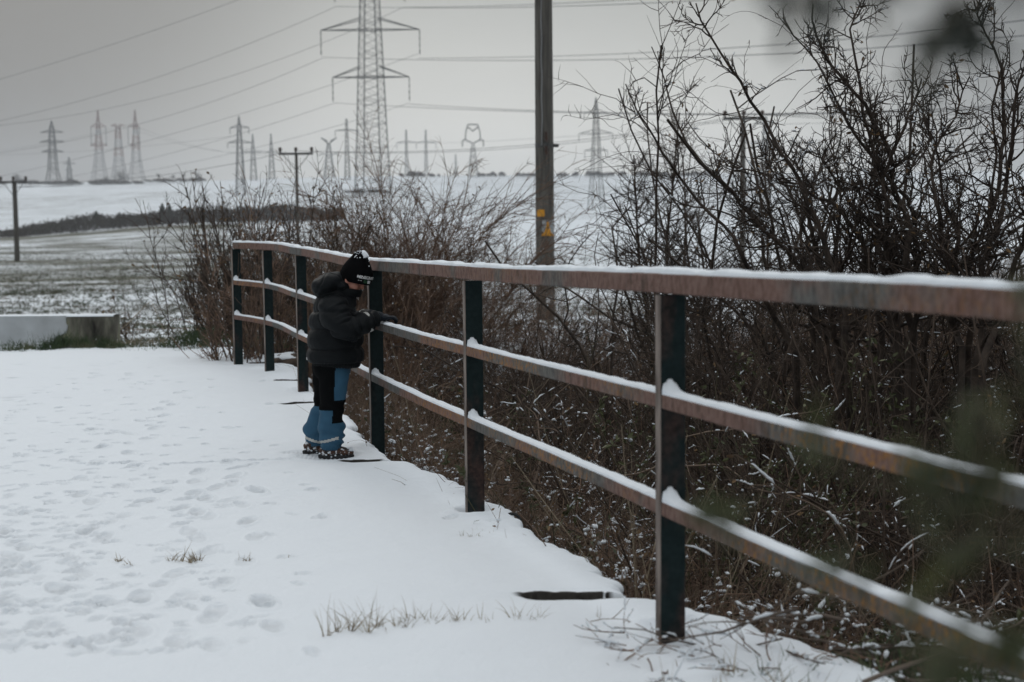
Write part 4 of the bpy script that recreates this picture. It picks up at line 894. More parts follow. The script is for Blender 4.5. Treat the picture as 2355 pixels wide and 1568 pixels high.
# the mass of brambles, dead stalks and fallen twigs in the ravine: nobody could count it
def thicket():
    rng = np.random.default_rng(77); n = 15000
    y = 4.4 + 13.5 * rng.random(n) ** 1.15; ex_ = edge_x(np.clip(y, 1, 14.9)); w = np.clip(2.2 + (y - 3) * .62, 2.0, 7.5)
    x = ex_ + .12 + rng.random(n) * w; z = terrain(x, y)
    b = np.stack([x, y, z - .02], -1)
    t = x - ex_
    hmax = np.clip(.45 + .55 * t, .35, 1.9) * rng.uniform(.35, 1.1, n) * np.where(y > 12, .7, 1)
    d = np.stack([rng.normal(size=n) * .85, rng.normal(size=n) * .8, rng.uniform(.25, 1.0, n)], -1)
    k = n // 2
    P0, R0 = grow(rng, b[:k], d[:k], hmax[:k] * 1.4, rng.uniform(.0018, .0052, k), 8, .20, .02, .26)
    Pq, Rq = grow(rng, b[k:], d[k:], hmax[k:] * 1.15, rng.uniform(.0014, .0036, n - k), 7, .24, .03, .05)
    P1, R1 = branch(rng, P0, R0, 24000, .15, 1, .8, .35, 5, .26, .02, .15, rf=.7, rmin=.0014)
    P2, R2 = branch(rng, Pq, Rq, 18000, .2, 1, .8, .40, 5, .26, .03, .0, rf=.7, rmin=.0013)
    root = empty('undergrowth', (0, 8, -1.5)); tag(root, kind='stuff'); off = np.array([0, 8, -1.5])
    a = Acc(); a.tubes(P0 - off, R0, 3); a.tubes(P2 - off, R2, 3); link('canes', a.mesh('canes'), M['bark_red'], root)
    a = Acc(); a.tubes(Pq - off, Rq, 3); a.tubes(P1 - off, R1, 3); link('twigs', a.mesh('twigs'), M['bark_mid'], root)
    # thicker arching branches carrying most of the snow
    q_ = 420; i = rng.choice(np.where(t > .75)[0], q_); Pb, Rb = grow(rng, b[i] + np.stack([0 * i, 0 * i, rng.uniform(0, .9, q_)], -1) * (t[i] > .4)[:, None], np.stack([np.abs(d[i, 0]) * 1.3 + .1, d[i, 1] * 1.5, d[i, 2] * .8], -1), rng.uniform(.6, 1.5, q_), rng.uniform(.0045, .010, q_), 14, .20, .03, .12)
    Pc, Rc = branch(rng, Pb, Rb, q_ * 5, .1, .95, .8, .4, 7, .22, .02, .05, rf=.6, rmin=.0022)
    a = Acc(); a.tubes(Pb - off, Rb, 5); a.tubes(Pc - off, Rc, 4); link('branches', a.mesh('branches'), M['bark_mid'], root)
    a = Acc(); snow_on(rng, a, Pb - off, Rb, 1900, .030, flat=.8); snow_on(rng, a, Pc - off, Rc, 3800, .022, flat=.8); link('snow', a.mesh('snow'), M['snow'], root)
    # pale dead stalks
    m = 420; i = rng.integers(0, n, m); P3_, R3 = grow(rng, b[i], d[i] * [.6, .6, 1.4], hmax[i] * 1.3 + .3, rng.uniform(.002, .0034, m), 6, .05, .0, .04)
    a = Acc(); a.tubes(P3_ - off, R3, 4); link('dead_stalks', a.mesh('dead_stalks'), M['grass_dry'], root)
    g = 17000; yy = 5.2 + 9 * rng.random(g); xx = edge_x(np.clip(yy, 1, 14.9)) + .3 + rng.random(g) * 3.6; kp = fbm(xx * 1.1, yy * 1.1, 97) > .42; xx, yy = xx[kp], yy[kp]; g = len(xx)
    Pg, Rg = grow(rng, np.stack([xx, yy, terrain(xx, yy)], -1), np.stack([rng.normal(size=g) * .5, rng.normal(size=g) * .5, np.ones(g)], -1), rng.uniform(.3, .95, g), np.full(g, .0015), 8, .13, .0, .22)
    a = Acc(); a.tubes(Pg - off, Rg, 3); link('dry_grass', a.mesh('dry_grass'), M['weed_dry'], root)
    a = Acc(); leaves_on(rng, a, P1 - off, 14000, .024, .1); leaves_on(rng, a, P2 - off, 7000, .022, .1); link('dead_leaves', a.mesh('dead_leaves', False), M['leaf_dry'], root)
    a = Acc(); cl = vn3(P1[:, 2], 1.3, 27); Pgr = P1[cl > .06]; leaves_on(rng, a, Pgr - off, 13000, .028, .1); link('green_leaves', a.mesh('green_leaves', False), M['leaf_green'], root)
    a = Acc(); Q = np.concatenate([P1[:, 0], P2[:, 0], P0[:, 3]]) - off; snow_clumps(rng, a, Q, 20000, .004, .017, -.03); snow_clumps(rng, a, np.concatenate([P0[:, 1], P0[:, 2]]) - off, 4200, .010, .040, .02); link('snow', a.mesh('snow'), M['snow'], root)
    a = Acc(); snow_on(rng, a, P0 - off, R0, 6500, .017, flat=.75); snow_on(rng, a, P1 - off, R1, 15000, .015, flat=.75); snow_on(rng, a, P2 - off, R2, 8000, .013, flat=.75); link('snow', a.mesh('snow'), M['snow'], root)
thicket()
def scrub():
    rng = np.random.default_rng(78); n = 9000
    y = 11.5 + 9.5 * rng.random(n); Xp = 860 + 1650 * rng.random(n); x = (Xp - 1177) * y / F
    dens = fbm(x * .8, y * .8, 90) ; keep = (rng.random(n) < np.clip((dens - .22) * 3.2, .05, 1)) & (x > edge_x(np.clip(y, 1, 14.9)) + .4)
    x, y = x[keep], y[keep]; n = len(x); z = terrain(x, y)
    b = np.stack([x, y, z - .02], -1); h = rng.uniform(.35, 1.15, n) * (.45 + 1.1 * fbm(x * .9, y * .9, 95)) * 1.25
    d = np.stack([rng.normal(size=n) * .4, rng.normal(size=n) * .4, rng.uniform(.6, 1.2, n)], -1)
    P0, R0 = grow(rng, b, d, h, rng.uniform(.002, .0055, n), 8, .13, .02, .16); P1, R1 = branch(rng, P0, R0, n * 5, .15, 1, .75, .42, 5, .18, .02, .12, rf=.7, rmin=.0026)
    off = np.array([3., 16., -.5]); root = empty('scrub', off); tag(root, kind='stuff')
    a = Acc(); a.tubes(P0 - off, R0, 3); a.tubes(P1[::2] - off, R1[::2], 3); link('canes', a.mesh('canes'), M['bark_red'], root)
    a = Acc(); a.tubes(P1[1::2] - off, R1[1::2], 3); link('twigs', a.mesh('twigs'), M['bark_mid'], root)
    a = Acc(); leaves_on(rng, a, P1 - off, 9000, .03, .1); link('dead_leaves', a.mesh('dead_leaves', False), M['leaf_dry'], root)
    a = Acc(); snow_on(rng, a, P0 - off, R0, 2500, .016); snow_on(rng, a, P1 - off, R1, 4500, .016); link('snow', a.mesh('snow'), M['snow'], root)
scrub()
# fallen branches at the foot of the first post
def debris():
    rng = np.random.default_rng(5)
    for nm, lb, cx, cy, n, L, r in (('brushwood', 'heap of snow dusted brushwood right of the thick nearest post', 1.10, 4.50, 230, .40, .006), ('brushwood', 'scatter of thin twigs on the snow in front of the nearest post', .80, 3.95, 110, .15, .0025)):
        x = cx + rng.normal(size=n) * (.34 if r > .004 else .36); y = cy + rng.normal(size=n) * (.4 if r > .004 else .15)
        x = np.maximum(x, edge_x(np.clip(y, 1, 14)) + (.12 if r > .004 else -.3)); z = np.maximum(terrain(x, y), np.where(x < edge_x(np.clip(y, 1, 14)) + .12, .045, -9)) + rng.uniform(.0, .16 if r > .004 else .03, n)
        root = empty(nm, (cx, cy, 0)); tag(root, lb, 'brushwood')
        b = np.stack([x - cx, y - cy, z], -1); a_ = rng.uniform(0, 6.28, n); d = np.stack([np.cos(a_), np.sin(a_) * .6, rng.normal(size=n) * .22 + .08], -1)
        P, R = grow(rng, b, d, L * rng.uniform(.4, 1.2, n), r * rng.uniform(.5, 1.2, n), 6, .14); P1, R1 = branch(rng, P, R, n * 2, .2, .9, .7, .5, 4, .15, rf=.6, rmin=.0015)
        a = Acc(); a.tubes(P, R, 5); a.tubes(P1, R1, 4); link('twigs', a.mesh('twigs'), M['bark_pale' if r > .004 else 'bark_red'], root)
        a = Acc(); snow_on(rng, a, P, R, n * 2, .014); snow_on(rng, a, P1, R1, n * 2, .010); link('snow', a.mesh('snow'), M['snow'], root)
debris()

# grass tufts
def tuft(name, label, c, n, h, sx, sy, mat, seed, lean=.4, w=.0022, zfun=None, snow=0, cat='grass', mound=0.):
    rng = np.random.default_rng(seed); k = max(3, n // 11); cx = rng.normal(size=k) * sx; cy = rng.normal(size=k) * sy; ch = rng.uniform(.35, 1.15, k); ci = rng.integers(0, k, n)
    x = cx[ci] + rng.normal(size=n) * sx * .10; y = cy[ci] + rng.normal(size=n) * sy * .15; z = np.zeros(n) if zfun is None else zfun(x + c[0], y + c[1]) - c[2]
    if mound: z = z + mound * np.exp(-(x / sx / 1.2) ** 2 - (y / sy / 1.2) ** 2) * rng.uniform(.0, 1.0, n) ** .5; ch[:] = np.clip(ch, .7, 1.1)
    d = np.stack([rng.normal(size=n) * lean, rng.normal(size=n) * lean, np.ones(n)], -1)
    P, _ = grow(rng, np.stack([x, y, z - .01], -1), d, h * ch[ci] * rng.uniform(.3, 1.1, n), np.full(n, w), 6, .10, .0, .22)
    s = nrm(np.cross(P[:, -1] - P[:, 0], rng.normal(size=(n, 3)) + [0, .8, 0])); wd = w * np.linspace(1, .08, 6)[None, :, None]
    V = np.stack([P - s[:, None] * wd, P + s[:, None] * wd], 2)
    b = (np.arange(n) * 12)[:, None, None] + (np.arange(5) * 2)[None, :, None]
    a = Acc(); a.add(V, (b + np.array([0, 1, 3, 2])[None, None, :]).reshape(-1, 4))
    o = link(name, a.mesh(name, False), M[mat], None, c)
    tag(o, label, cat)
    if snow:
        a = Acc(); snow_on(rng, a, P, np.full(P.shape[:2], .002), snow, .012, flat=.95); link('snow', a.mesh('snow'), M['snow'], o)
    return o
def rz_(x, y): return road_z(y) + 0 * x
def G(X, Y): p = on_ground(X, Y, .0); return (p[0], p[1], float(road_z(p[1])))
tuft('grass_tuft', 'small dry grass tuft poking through the snow left of centre', G(430, 1302), 80, .095, .045, .03, 'grass_dry', 1, .55)
tuft('grass_tuft', 'sparse curled dry grass blades left of the small tuft', G(295, 1304), 40, .085, .09, .02, 'grass_dry', 2, .9)
tuft('grass_tuft', 'few short blades in a row right of the small tuft', G(540, 1296), 30, .045, .10, .015, 'grass_dry', 3, .5)
tuft('grass_tuft', 'tall wispy dry grass tuft nearest the lower middle of the snow', G(780, 1482), 44, .14, .055, .03, 'grass_dry', 4, .42, .0018)
tuft('grass_tuft', 'long row of dry grass in the snow before the nearest post', G(1010, 1462), 210, .105, .15, .035, 'grass_dry', 5, .55, .0018)
tuft('grass_tuft', 'bent dry blades in the snow left of the scattered twigs', G(1250, 1470), 50, .07, .10, .03, 'grass_dry', 6, .8, .0016)
tuft('grass_tuft', 'tiny blades dotting the snow below the middle post', G(1115, 1238), 60, .06, .10, .05, 'grass_dry', 7, .5, .0014)
tuft('grass_tuft', 'tiny speck of grass in the snow under the child', G(825, 1258), 9, .025, .03, .02, 'grass_dry', 8, .5, .0014)
tuft('grass_tuft', 'grass and stems in the snow beneath the rail at the bottom edge', (.66, 3.62, .05), 70, .14, .16, .10, 'grass_dry', 9, .6, .0022, snow=30)
tuft('grass_tuft', 'grass blades in the snow at the bottom right of the bank', (1.35, 3.75, .03), 900, .17, .32, .24, 'grass_green', 10, .6, .0028, zfun=terrain, snow=120)
def gz(X, d): return ((X - 1177) * d / F, d, -.01)
def ge(X, d, dz=.0): x = (X - 1177) * d / F; return (x, d, float(terrain(np.array([x]), np.array([d]))[0]) + dz)
tuft('grass_clump', 'dark green snow dusted grass clump below the concrete wall', gz(150, 14.8), 1500, .20, .30, .09, 'grass_green', 11, .6, .004, snow=160, mound=.10)
tuft('grass_clump', 'green grass clump at the right end of the concrete wall', gz(245, 14.8), 500, .15, .14, .07, 'grass_green', 12, .6, .004, snow=60, mound=.10)
tuft('grass_clump', 'green grass mound beside the shrub at the end of the bridge', gz(465, 15.0), 2600, .13, .30, .22, 'grass_green', 13, .6, .004, snow=260, mound=.22)
tuft('grass_clump', 'green grass at the left border under the concrete wall', gz(15, 14.85), 390, .10, .22, .07, 'grass_green', 14, .6, .004, snow=60, mound=.10)
tuft('grass_clump', 'brown grass edging the bridge end between the two clumps', gz(330, 15.3), 570, .10, .45, .18, 'grass_dry', 15, .7, .003, snow=120, mound=.10)
tuft('grass_clump', 'frosted ground leaves at the foot of the end shrub', gz(545, 14.95), 1200, .17, .22, .16, 'grass_green', 16, .7, .005, snow=260, mound=.10)
def field_grass():
    rng = np.random.default_rng(31); n = 36000; y = 15.6 * (260 / 15.6) ** (rng.random(n) ** 1.15); Xp = rng.uniform(-150, 1500, n); x = (Xp - 1177) * y / F
    d = fbm(x * .35, y * .9, 111) * .6 + fbm(x * 1.6, y * 2.4, 112) * .5; kp = d > rng.uniform(.44, .60, n) - .07 * np.clip((y - 16) / 30, 0, 1) + .05 * np.clip((y - 60) / 100, 0, 1) + .05 * (Xp > 900); x, y = x[kp], y[kp]; n = len(x); z = terrain(x, y)
    c = np.repeat(np.stack([x, y, z], -1), 5, 0); k = len(c); sc2 = np.repeat(np.clip(y / 22, .8, 3.0) ** .5, 5)[:, None]
    c[:, :2] += rng.normal(size=(k, 2)) * .035 * sc2
    dd = nrm(np.stack([rng.normal(size=k) * .9, rng.normal(size=k) * .5, np.abs(rng.normal(size=k)) * .6 + .25], -1)); L = rng.uniform(.03, .095, (k, 1)) * sc2; s_ = nrm(np.cross(dd, rng.normal(size=(k, 3)))) * .005 * sc2 * 1.2
    V = np.stack([c - s_, c + s_, c + dd * L + s_ * .4, c + dd * L - s_ * .4], 1); a = Acc(); a.add(V, np.arange(k * 4).reshape(-1, 4)); o = link('field_grass', a.mesh('field_grass', False), M['field_shoot']); tag(o, kind='stuff')
field_grass()
# dry weed and bent reed at the field edge
bush('weed', 'dark dry weed leaning left behind the concrete wall', 'weed', gpos(305, 17.2), .3, .75, 3, 51, lean=.08, dirb=(-.55, 0), wander=.05, r0=.007, branches=9, twigs=4, bl=.4, bang=.7, leaves=160, leafsize=.035, snow=10, bspread=.03)
bush('weed', 'thin upright dry weed right of the leaning weed', 'weed', gpos(300, 18.4), .3, .7, 3, 52, lean=.10, wander=.04, r0=.004, branches=6, twigs=3, bl=.4, bang=.5, leaves=60, leafsize=.03, snow=0, bspread=.05)
def reed():
    K = [(262, 772), (300, 738), (345, 692), (352, 700), (370, 745), (385, 775)]; pts = np.array([at(X, Y, 15.8) for X, Y in K]); o = np.array([pts[0][0], 15.8, pts[0][2]])
    a = Acc(); a.tubes([pts - o], [[.005, .0045, .004, .004, .0035, .003]], 5); ob = link('reed', a.mesh('reed'), M['grass_dry'], None, o); tag(ob, 'single snapped reed bent into an angle beyond the concrete wall', 'reed')
reed()

# near, out of focus sprays of leaves hanging into the frame from the right
def near_spray():
    rng = np.random.default_rng(9)
    for lb, stems, d0 in (('blurred evergreen spray dangling in front of the sky at the top right', [[(2600, -500), (2300, -150), (2150, 60), (2120, 200)], [(2500, -400), (2120, -120), (2020, 20), (2030, 80)], [(2400, -420), (1980, -260), (1850, -40), (1800, 90)]], .62),
                          ('blurred green spray covering the lower right of the railing', [[(3000, 1500), (2600, 1250), (2200, 1180), (1900, 1060)], [(3000, 1900), (2600, 1500), (2250, 1420), (1900, 1380), (1640, 1200)], [(3000, 1300), (2600, 900), (2380, 700), (2320, 600)], [(3000, 1700), (2700, 1420), (2340, 1230), (2240, 1000)], [(3000, 2000), (2600, 1700), (2300, 1540), (2050, 1450)]], .68)):
        Ps = []; K = 12
        for S_ in stems:
            L = np.array(S_, float); t = np.concatenate([[0], np.cumsum(np.linalg.norm(np.diff(L, axis=0), axis=1))]); tt = np.linspace(0, t[-1], K)
            dd = d0 + np.cumsum(rng.normal(size=K)) * .012
            Ps.append(np.array([at(np.interp(q, t, L[:, 0]), np.interp(q, t, L[:, 1]), dd[k]) for k, q in enumerate(tt)]))
        o = Ps[0][0].copy(); P = np.array(Ps) - o; R = np.full(P.shape[:2], .0013)
        root = empty('leafy_branch', o); tag(root, lb, 'branch')
        P1, R1 = branch(rng, P, R, len(P) * 7, .35, 1, .6, 1, 5, .12, 0, .15, rf=.7, rmin=.0006, lens=.055)
        a = Acc(); a.tubes(P, R, 5); a.tubes(P1, R1, 4); link('stem', a.mesh('stem'), M['bark_green'], root)
        a = Acc(); leaves_on(rng, a, P1, 130 if d0 < .65 else 330, .017, .1, .3, .42); link('leaves', a.mesh('leaves', False), M['leaf_dark' if d0 < .65 else 'leaf_near'], root)
near_spray()

# ------------------------------------------------------------------ concrete wall, stones, hose
def wall():
    p0 = at(-420, 738, 15.2); p1 = at(261, 727, 15.2)
    root = empty('concrete_wall', (p1[0], 15.2, -.2)); tag(root, 'low concrete parapet wall half covered in driven snow at the left', 'wall')
    L = p1[0] - p0[0]; a = Acc(); zt = p1[2] + .2
    a.box((-L / 2, .12, zt / 2 - .1), (L, .24, zt + .2)); link('parapet', a.mesh('parapet', False), M['concrete'], root)
    # snow plastered on the face, open near the right end, and a bank at the foot
    n, m = 420, 60; xs = np.linspace(-L, -.004, n); zs = np.linspace(-.15, zt + .010, m); X, Z = np.meshgrid(xs, zs, indexing='ij')
    lowz = .19 + .05 * np.clip((-X - .1) / .5, 0, 1) + .030 * (fbm(X * 4, Z * 0, 71) - .5) * 2 - .05 * np.clip((X + .15) / .15, 0, 1)
    openx = -.50 - .13 * np.sin(np.clip((Z - .17) / .17, 0, 1) * math.pi) ** .7 + .10 * (fbm(Z * 14, X * 0, 72) - .5)
    cover = np.where(Z < lowz, 1.0, np.clip((openx - X) / .015, 0, 1)); cover = np.maximum(cover, 0)
    bank = .20 * np.clip((lowz - Z) / .25, 0, 1) ** 1.2
    th = np.where(cover > .5, .022 + bank + .008 * fbm(X * 12, Z * 12, 73), -.05)
    a = Acc(); a.grid(np.stack([X, -th, Z], -1)[:, ::-1]); 
    link('snow', a.mesh('snow'), M['snow_grey'], root)
    a = Acc(); t = np.linspace(0, math.pi, 9); xs = np.linspace(-L, -.0, 200)
    V = np.stack([np.stack([xs, .12 - .13 * math.copysign(abs(math.cos(q)) ** .5, math.cos(q)) + 0 * xs, zt - .102 + .1 + (.016 + .006 * fbm(xs * 7, xs * 0, 75)) * math.sin(q) ** .6], -1) for q in t], 1); a.grid(V)
    link('snow', a.mesh('snow'), M['snow'], root)
wall()
def stones():
    rng = np.random.default_rng(3)
    for i, (X, Y, r, lb) in enumerate([(662, 838, .16, 'dark stone under a snow cap at the foot of the far post'), (612, 834, .11, 'smaller dark stone left of the far posts in the snow')]):
        p = on_ground(X, Y, -.02); a = Acc(); ellip(a, (0, 0, 0), (r * 1.3, r, r * .55), None, 32, 20); me = a.mesh('stone'); P = get_co(me); No = get_no(me); set_co(me, P + No * (vn3(P, 14, i) * r * .5 + vn3(P, 45, i) * .03)[:, None])
        o = link('stone', me, M['bark'], None, p); tag(o, lb, 'stone')
        a = Acc(); ellip(a, (0, .02, r * .42), (r * 1.2, r * .95, r * .25), None, 32, 16); me = a.mesh('snow'); P = get_co(me); No = get_no(me); set_co(me, P + No * (vn3(P, 12, 9) * .03)[:, None]); link('snow', me, M['snow'], o)
    p = at(1178, 1196, 6.05); t = np.linspace(-.3, math.pi + .9, 24); a = Acc(); P = np.stack([.035 * np.cos(t), .01 * t, .035 * np.sin(t) - .01], -1); a.tubes([P], [np.full(24, .007)], 8)
    o = link('hose', a.mesh('hose'), M['rubber'], None, p); tag(o, 'short loop of black hose at the slab edge below the middle post', 'hose')
stones()

# ------------------------------------------------------------------ poles
def utility_pole(label, X, Ytop, d, h, r, arm_px, cat='utility pole', arm_rot=0., ins=True, braces=True):
    t = at(X, Ytop, d); zb = float(terrain(np.array([t[0]]), np.array([d]))[0]); root = empty('utility_pole', (t[0], d, zb)); tag(root, label, cat, 'wooden crossarm poles')
    ht = t[2] - zb; a = Acc(); a.tubes([[[0, 0, -.5], [0, 0, ht * .5], [0, 0, ht]]], [[r * 1.25, r * 1.1, r]], 14, True); link('pole', a.mesh('pole'), M['pole'], root)
    w = arm_px * d / F; a = Acc(); a.box((0, -r - .05, ht - .02), (w, .10, .13)); ar = link('crossarm', a.mesh('crossarm', False), M['metal'], root)
    for q in (-.46, 0, .46):
        a = Acc(); a.tubes([[[0, 0, 0], [0, 0, .08], [0, 0, .12], [0, 0, .2], [0, 0, .24], [0, 0, .32]]], [[.05, .05, .12, .07, .12, .06]], 10); link('insulator', a.mesh('insulator'), M['insulator'], ar, (w * q, -r - .05, ht + .04))
    a = Acc(); a.bars([((-w * .38, -r - .05, ht - .06), (0, -r, ht - 1.0)), ((w * .38, -r - .05, ht - .06), (0, -r, ht - 1.0))], .022); link('brace', a.mesh('brace'), M['metal'], ar)
    return root, ht, zb
utility_pole('crossarm pole standing alone in the field at the left border', 33, 418, 98, 0, .15, 62)
utility_pole('crossarm pole rising behind the bare shrub left of the child', 681, 353, 84, 0, .085, 78)
utility_pole('crossarm pole with jumper wires behind the trees on the right', 1708, 272, 70, 0, .125, 92)
def big_pole():
    d = 26.; b = at(1254, 700, d); zb = float(terrain(np.array([b[0]]), np.array([d]))[0]); root = empty('utility_pole', (b[0], d, zb)); tag(root, 'tall weathered concrete utility pole with yellow plate rising out of frame', 'utility pole')
    H = 8.6; r = .165; a = Acc()
    t = np.arange(24) * 2 * math.pi / 24
    zs = np.array([-.5, 0, 2, 4, 6, H]); rs = r * np.array([1.06, 1.05, 1.02, .99, .95, .9])
    # slightly squared pole with a groove down its face
    V = []
    for z, q in zip(zs, rs):
        aa = t; rr = q * (1 - .05 * np.exp(-((aa - 4.9) / .14) ** 2) - .05 * np.exp(-((aa - 4.45) / .1) ** 2)); V.append(np.stack([rr * np.cos(aa), rr * np.sin(aa), 0 * aa + z], -1))
    a.grid(np.array(V), close=True); a.add([[0, 0, H]], np.zeros((0, 3), int)); link('pole', a.mesh('pole'), M['pole'], root)
    zst = at(1254, 335, d)[2] - zb
    a = Acc(); a.tubes([[[0, 0, zst - .035], [0, 0, zst + .035]]], [[r * 1.04, r * 1.04]], 24); a.box((r + .05, -.03, zst), (.09, .05, .06)); a.box((.03, -r - .02, zst), (.09, .06, .09)); link('clamp', a.mesh('clamp', False), M['metal'], root)
    for k in (-.13, .12):
        a = Acc(); a.tubes([[[0, 0, -.05], [0, 0, 0], [0, 0, .06], [0, 0, .11]]], [[.02, .04, .025, .035]], 10); link('insulator', a.mesh('insulator'), M['insulator'], root, (.03, -r - .05, zst + k))
    rng = np.random.default_rng(1); zz = np.linspace(zst, H, 40); a = Acc(); a.tubes([np.stack([-.045 + .006 * np.sin(zz * 9), 0 * zz - r * .99 - .008, zz], -1)], [np.full(40, .008)], 6); link('cable', a.mesh('cable'), M['steel_pale'], root)
    def plate(X, Y, w, h, mat, nm, tri=False, e=.006):
        c = at(X, Y, d); x0, z0 = c[0] - b[0], c[2] - zb; n = 9; a = Acc(); us = np.linspace(-.5, .5, n)
        rows = []
        for v in (-.5, .5):
            f = 1.0 if not tri else (1.0 if v < 0 else .04)
            xx = np.clip(x0 + us * w * f, -r * .97, r * .97); rows.append(np.stack([xx, -np.sqrt((r + e) ** 2 - xx ** 2), 0 * xx + z0 + v * h], -1))
        a.grid(np.array(rows)); return link(nm, a.mesh(nm), mat, root)
    plate(1243, 490, .135, .125, M['yellow'], 'number_plate')
    plate(1259, 522, .22, .26, M['label_dull'], 'warning_sign'); s = plate(1259, 525, .24, .27, M['yellow'], 'warning_sign', True, .010)
    # the black bolt sign on the yellow triangle
    c = at(1259, 524, d); x0, z0 = c[0] - b[0], c[2] - zb; a = Acc()
    pts = np.array([(.012, .07), (-.016, .0), (.004, .0), (-.010, -.075), (.020, .012), (.0, .012)]); F3 = [(0, 1, 2, 5), (2, 3, 4, 5)]
    P = np.array([(x0 + u, -math.sqrt((r + .014) ** 2 - (x0 + u) ** 2), z0 + v) for u, v in pts]); a.add(P, np.array(F3)); link('bolt_symbol', a.mesh('bolt_symbol', False), M['rubber'], root)
    plate(1262, 689, .10, .10, M['label_white'], 'small_sign')
big_pole()

# ------------------------------------------------------------------ pylons
def lattice(h0, h1, w0, w1, n, rot=0.):
    segs = []; zs = h0 + (h1 - h0) * (1 - (1 - np.linspace(0, 1, n + 1)) ** 1.0)
    def cor(z):
        f = (z - h0) / (h1 - h0); w = (w0 + (w1 - w0) * f) / 2
        return [np.array([math.cos(rot + a) * w * 1.414, math.sin(rot + a) * w * 1.414, z]) for a in (math.pi / 4, 3 * math.pi / 4, 5 * math.pi / 4, 7 * math.pi / 4)]
    C_ = [cor(z) for z in zs]
    legs = [(C_[i][k], C_[i + 1][k]) for i in range(n) for k in range(4)]
    for i in range(n):
        for k in range(4):
            segs += [(C_[i][k], C_[i + 1][(k + 1) % 4]), (C_[i][(k + 1) % 4], C_[i + 1][k])]
            if i % 3 == 0: segs.append((C_[i][k], C_[i][(k + 1) % 4]))
    return legs, segs
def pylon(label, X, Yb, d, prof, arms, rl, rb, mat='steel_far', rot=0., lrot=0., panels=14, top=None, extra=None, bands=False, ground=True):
    """prof: [(Y, width px)] from base to top; arms: [(Y, left px, right px, drop px, rise px)]"""
    s = d / F; b = at(X, Yb, d); root = empty('pylon', (b[0], d, b[2]), rot); tag(root, label, 'pylon', 'power line pylons')
    aL = Acc(); hz = [(Yb - Y) * s for Y, w in prof]; ws = [w * s for Y, w in prof]
    legs = []; brs = []
    for i in range(len(prof) - 1):
        n = max(2, int(panels * (hz[i + 1] - hz[i]) / hz[-1])); l, g = lattice(hz[i] - (2 if i == 0 else 0), hz[i + 1], ws[i], ws[i + 1], n, lrot); legs += l; brs += g
    if bands:
        red = Acc(); pal = Acc()
        for L_, r_ in ((legs, rl), (brs, rb)):
            for A_, B_ in L_:
                zc = (A_[2] + B_[2]) / 2 / hz[-1]; (red if .45 < zc < .62 or zc > .74 else pal).bars([(A_, B_)], r_, 3)
        link('tower', pal.mesh('tower'), M['steel_pale'], root); link('red_band', red.mesh('red_band'), M['steel_red'], root)
    else:
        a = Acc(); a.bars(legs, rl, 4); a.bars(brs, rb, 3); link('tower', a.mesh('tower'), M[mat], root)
    for (Y, l, r, drop, rise) in arms:
        z = (Yb - Y) * s; a = Acc(); seg = []
        wv = np.interp(z, hz, ws) * .45
        for sg, ln in ((-1, l), (1, r)):
            if ln == 0: continue
            e = np.array([sg * ln * s, 0, z]); 
            for q in (-1, 1): seg.append((np.array([0, q * wv, z]), e)); seg.append((np.array([sg * wv, q * wv, z + rise * s]), e)) if rise else None
            m_ = 6
            for k in range(1, m_):
                f = k / m_; P1 = np.array([0, wv, z]) * (1 - f) + e * f; P2 = np.array([0, -wv, z]) * (1 - f) + e * f; seg.append((P1, P2))
        a.bars(seg, rl * .8, 4); ar = link('crossarm', a.mesh('crossarm'), M['steel_red' if bands else mat], root)
        if drop:
            for sg, ln in ((-1, l), (1, r)):
                if ln == 0: continue
                a = Acc(); k = 9; zz = np.linspace(0, -drop * s, k); a.tubes([np.stack([0 * zz, 0 * zz, zz], -1)], [np.where(np.arange(k) % 2 == 0, rl * .5, rl * 1.25)], 6); link('insulator', a.mesh('insulator'), M[mat], ar, (sg * ln * s, 0, z))
    if extra: extra(root, s, Yb)
    return root
def bk(X, d): return 0
PY = 500.
pylon('tall lattice pylon looming above the child with its top out of frame', 857, 436, PY, [(436, 66), (340, 56), (180, 46), (60, 38), (-60, 30), (-110, 4)], [(76, 112, 112, 56, 26), (182, 87, 87, 54, 24), (-40, 79, 79, 54, 22)], .20, .065, 'steel', lrot=.42, panels=34)
pylon('dark three armed pylon standing furthest left on the ridge', 123, 418, 1120, [(418, 30), (390, 18), (300, 9), (280, 1)], [(306, 26, 26, 0, 5), (328, 29, 29, 0, 5), (350, 25, 25, 0, 5)], .34, .15, 'steel', panels=14)
pylon('tiny pylon beside the dark three armed pylon', 160, 416, 1500, [(416, 12), (362, 2)], [(377, 14, 14, 0, 3), (392, 9, 9, 0, 3)], .35, .2, panels=8)
pylon('red and white pylon left of the three grouped on the ridge', 230, 418, 1150, [(418, 34), (370, 18), (300, 8), (255, 1)], [(293, 17, 17, 42, 8), (336, 20, 20, 0, 6)], .28, .12, bands=True)
pylon('red and white pylon with a flat top in the middle of the group of three', 275, 418, 1150, [(418, 34), (370, 18), (292, 8)], [(291, 16, 16, 0, 4)], .28, .12, bands=True)
pylon('red and white pylon right of the three grouped on the ridge', 315, 418, 1150, [(418, 34), (370, 18), (300, 8), (255, 1)], [(293, 17, 9, 42, 8), (336, 15, 0, 0, 6)], .28, .12, bands=True)
pylon('grey pylon rising over the left shrub with two wide arms', 554, 470, 800, [(470, 22), (296, 7), (270, 1)], [(296, 21, 22, 14, 6), (330, 27, 28, 12, 6)], .24, .10, panels=12)
pylon('thin grey pylon just right of the two armed one', 584, 450, 1150, [(450, 18), (345, 6), (310, 1)], [(352, 32, 26, 0, 3)], .26, .12, panels=12)
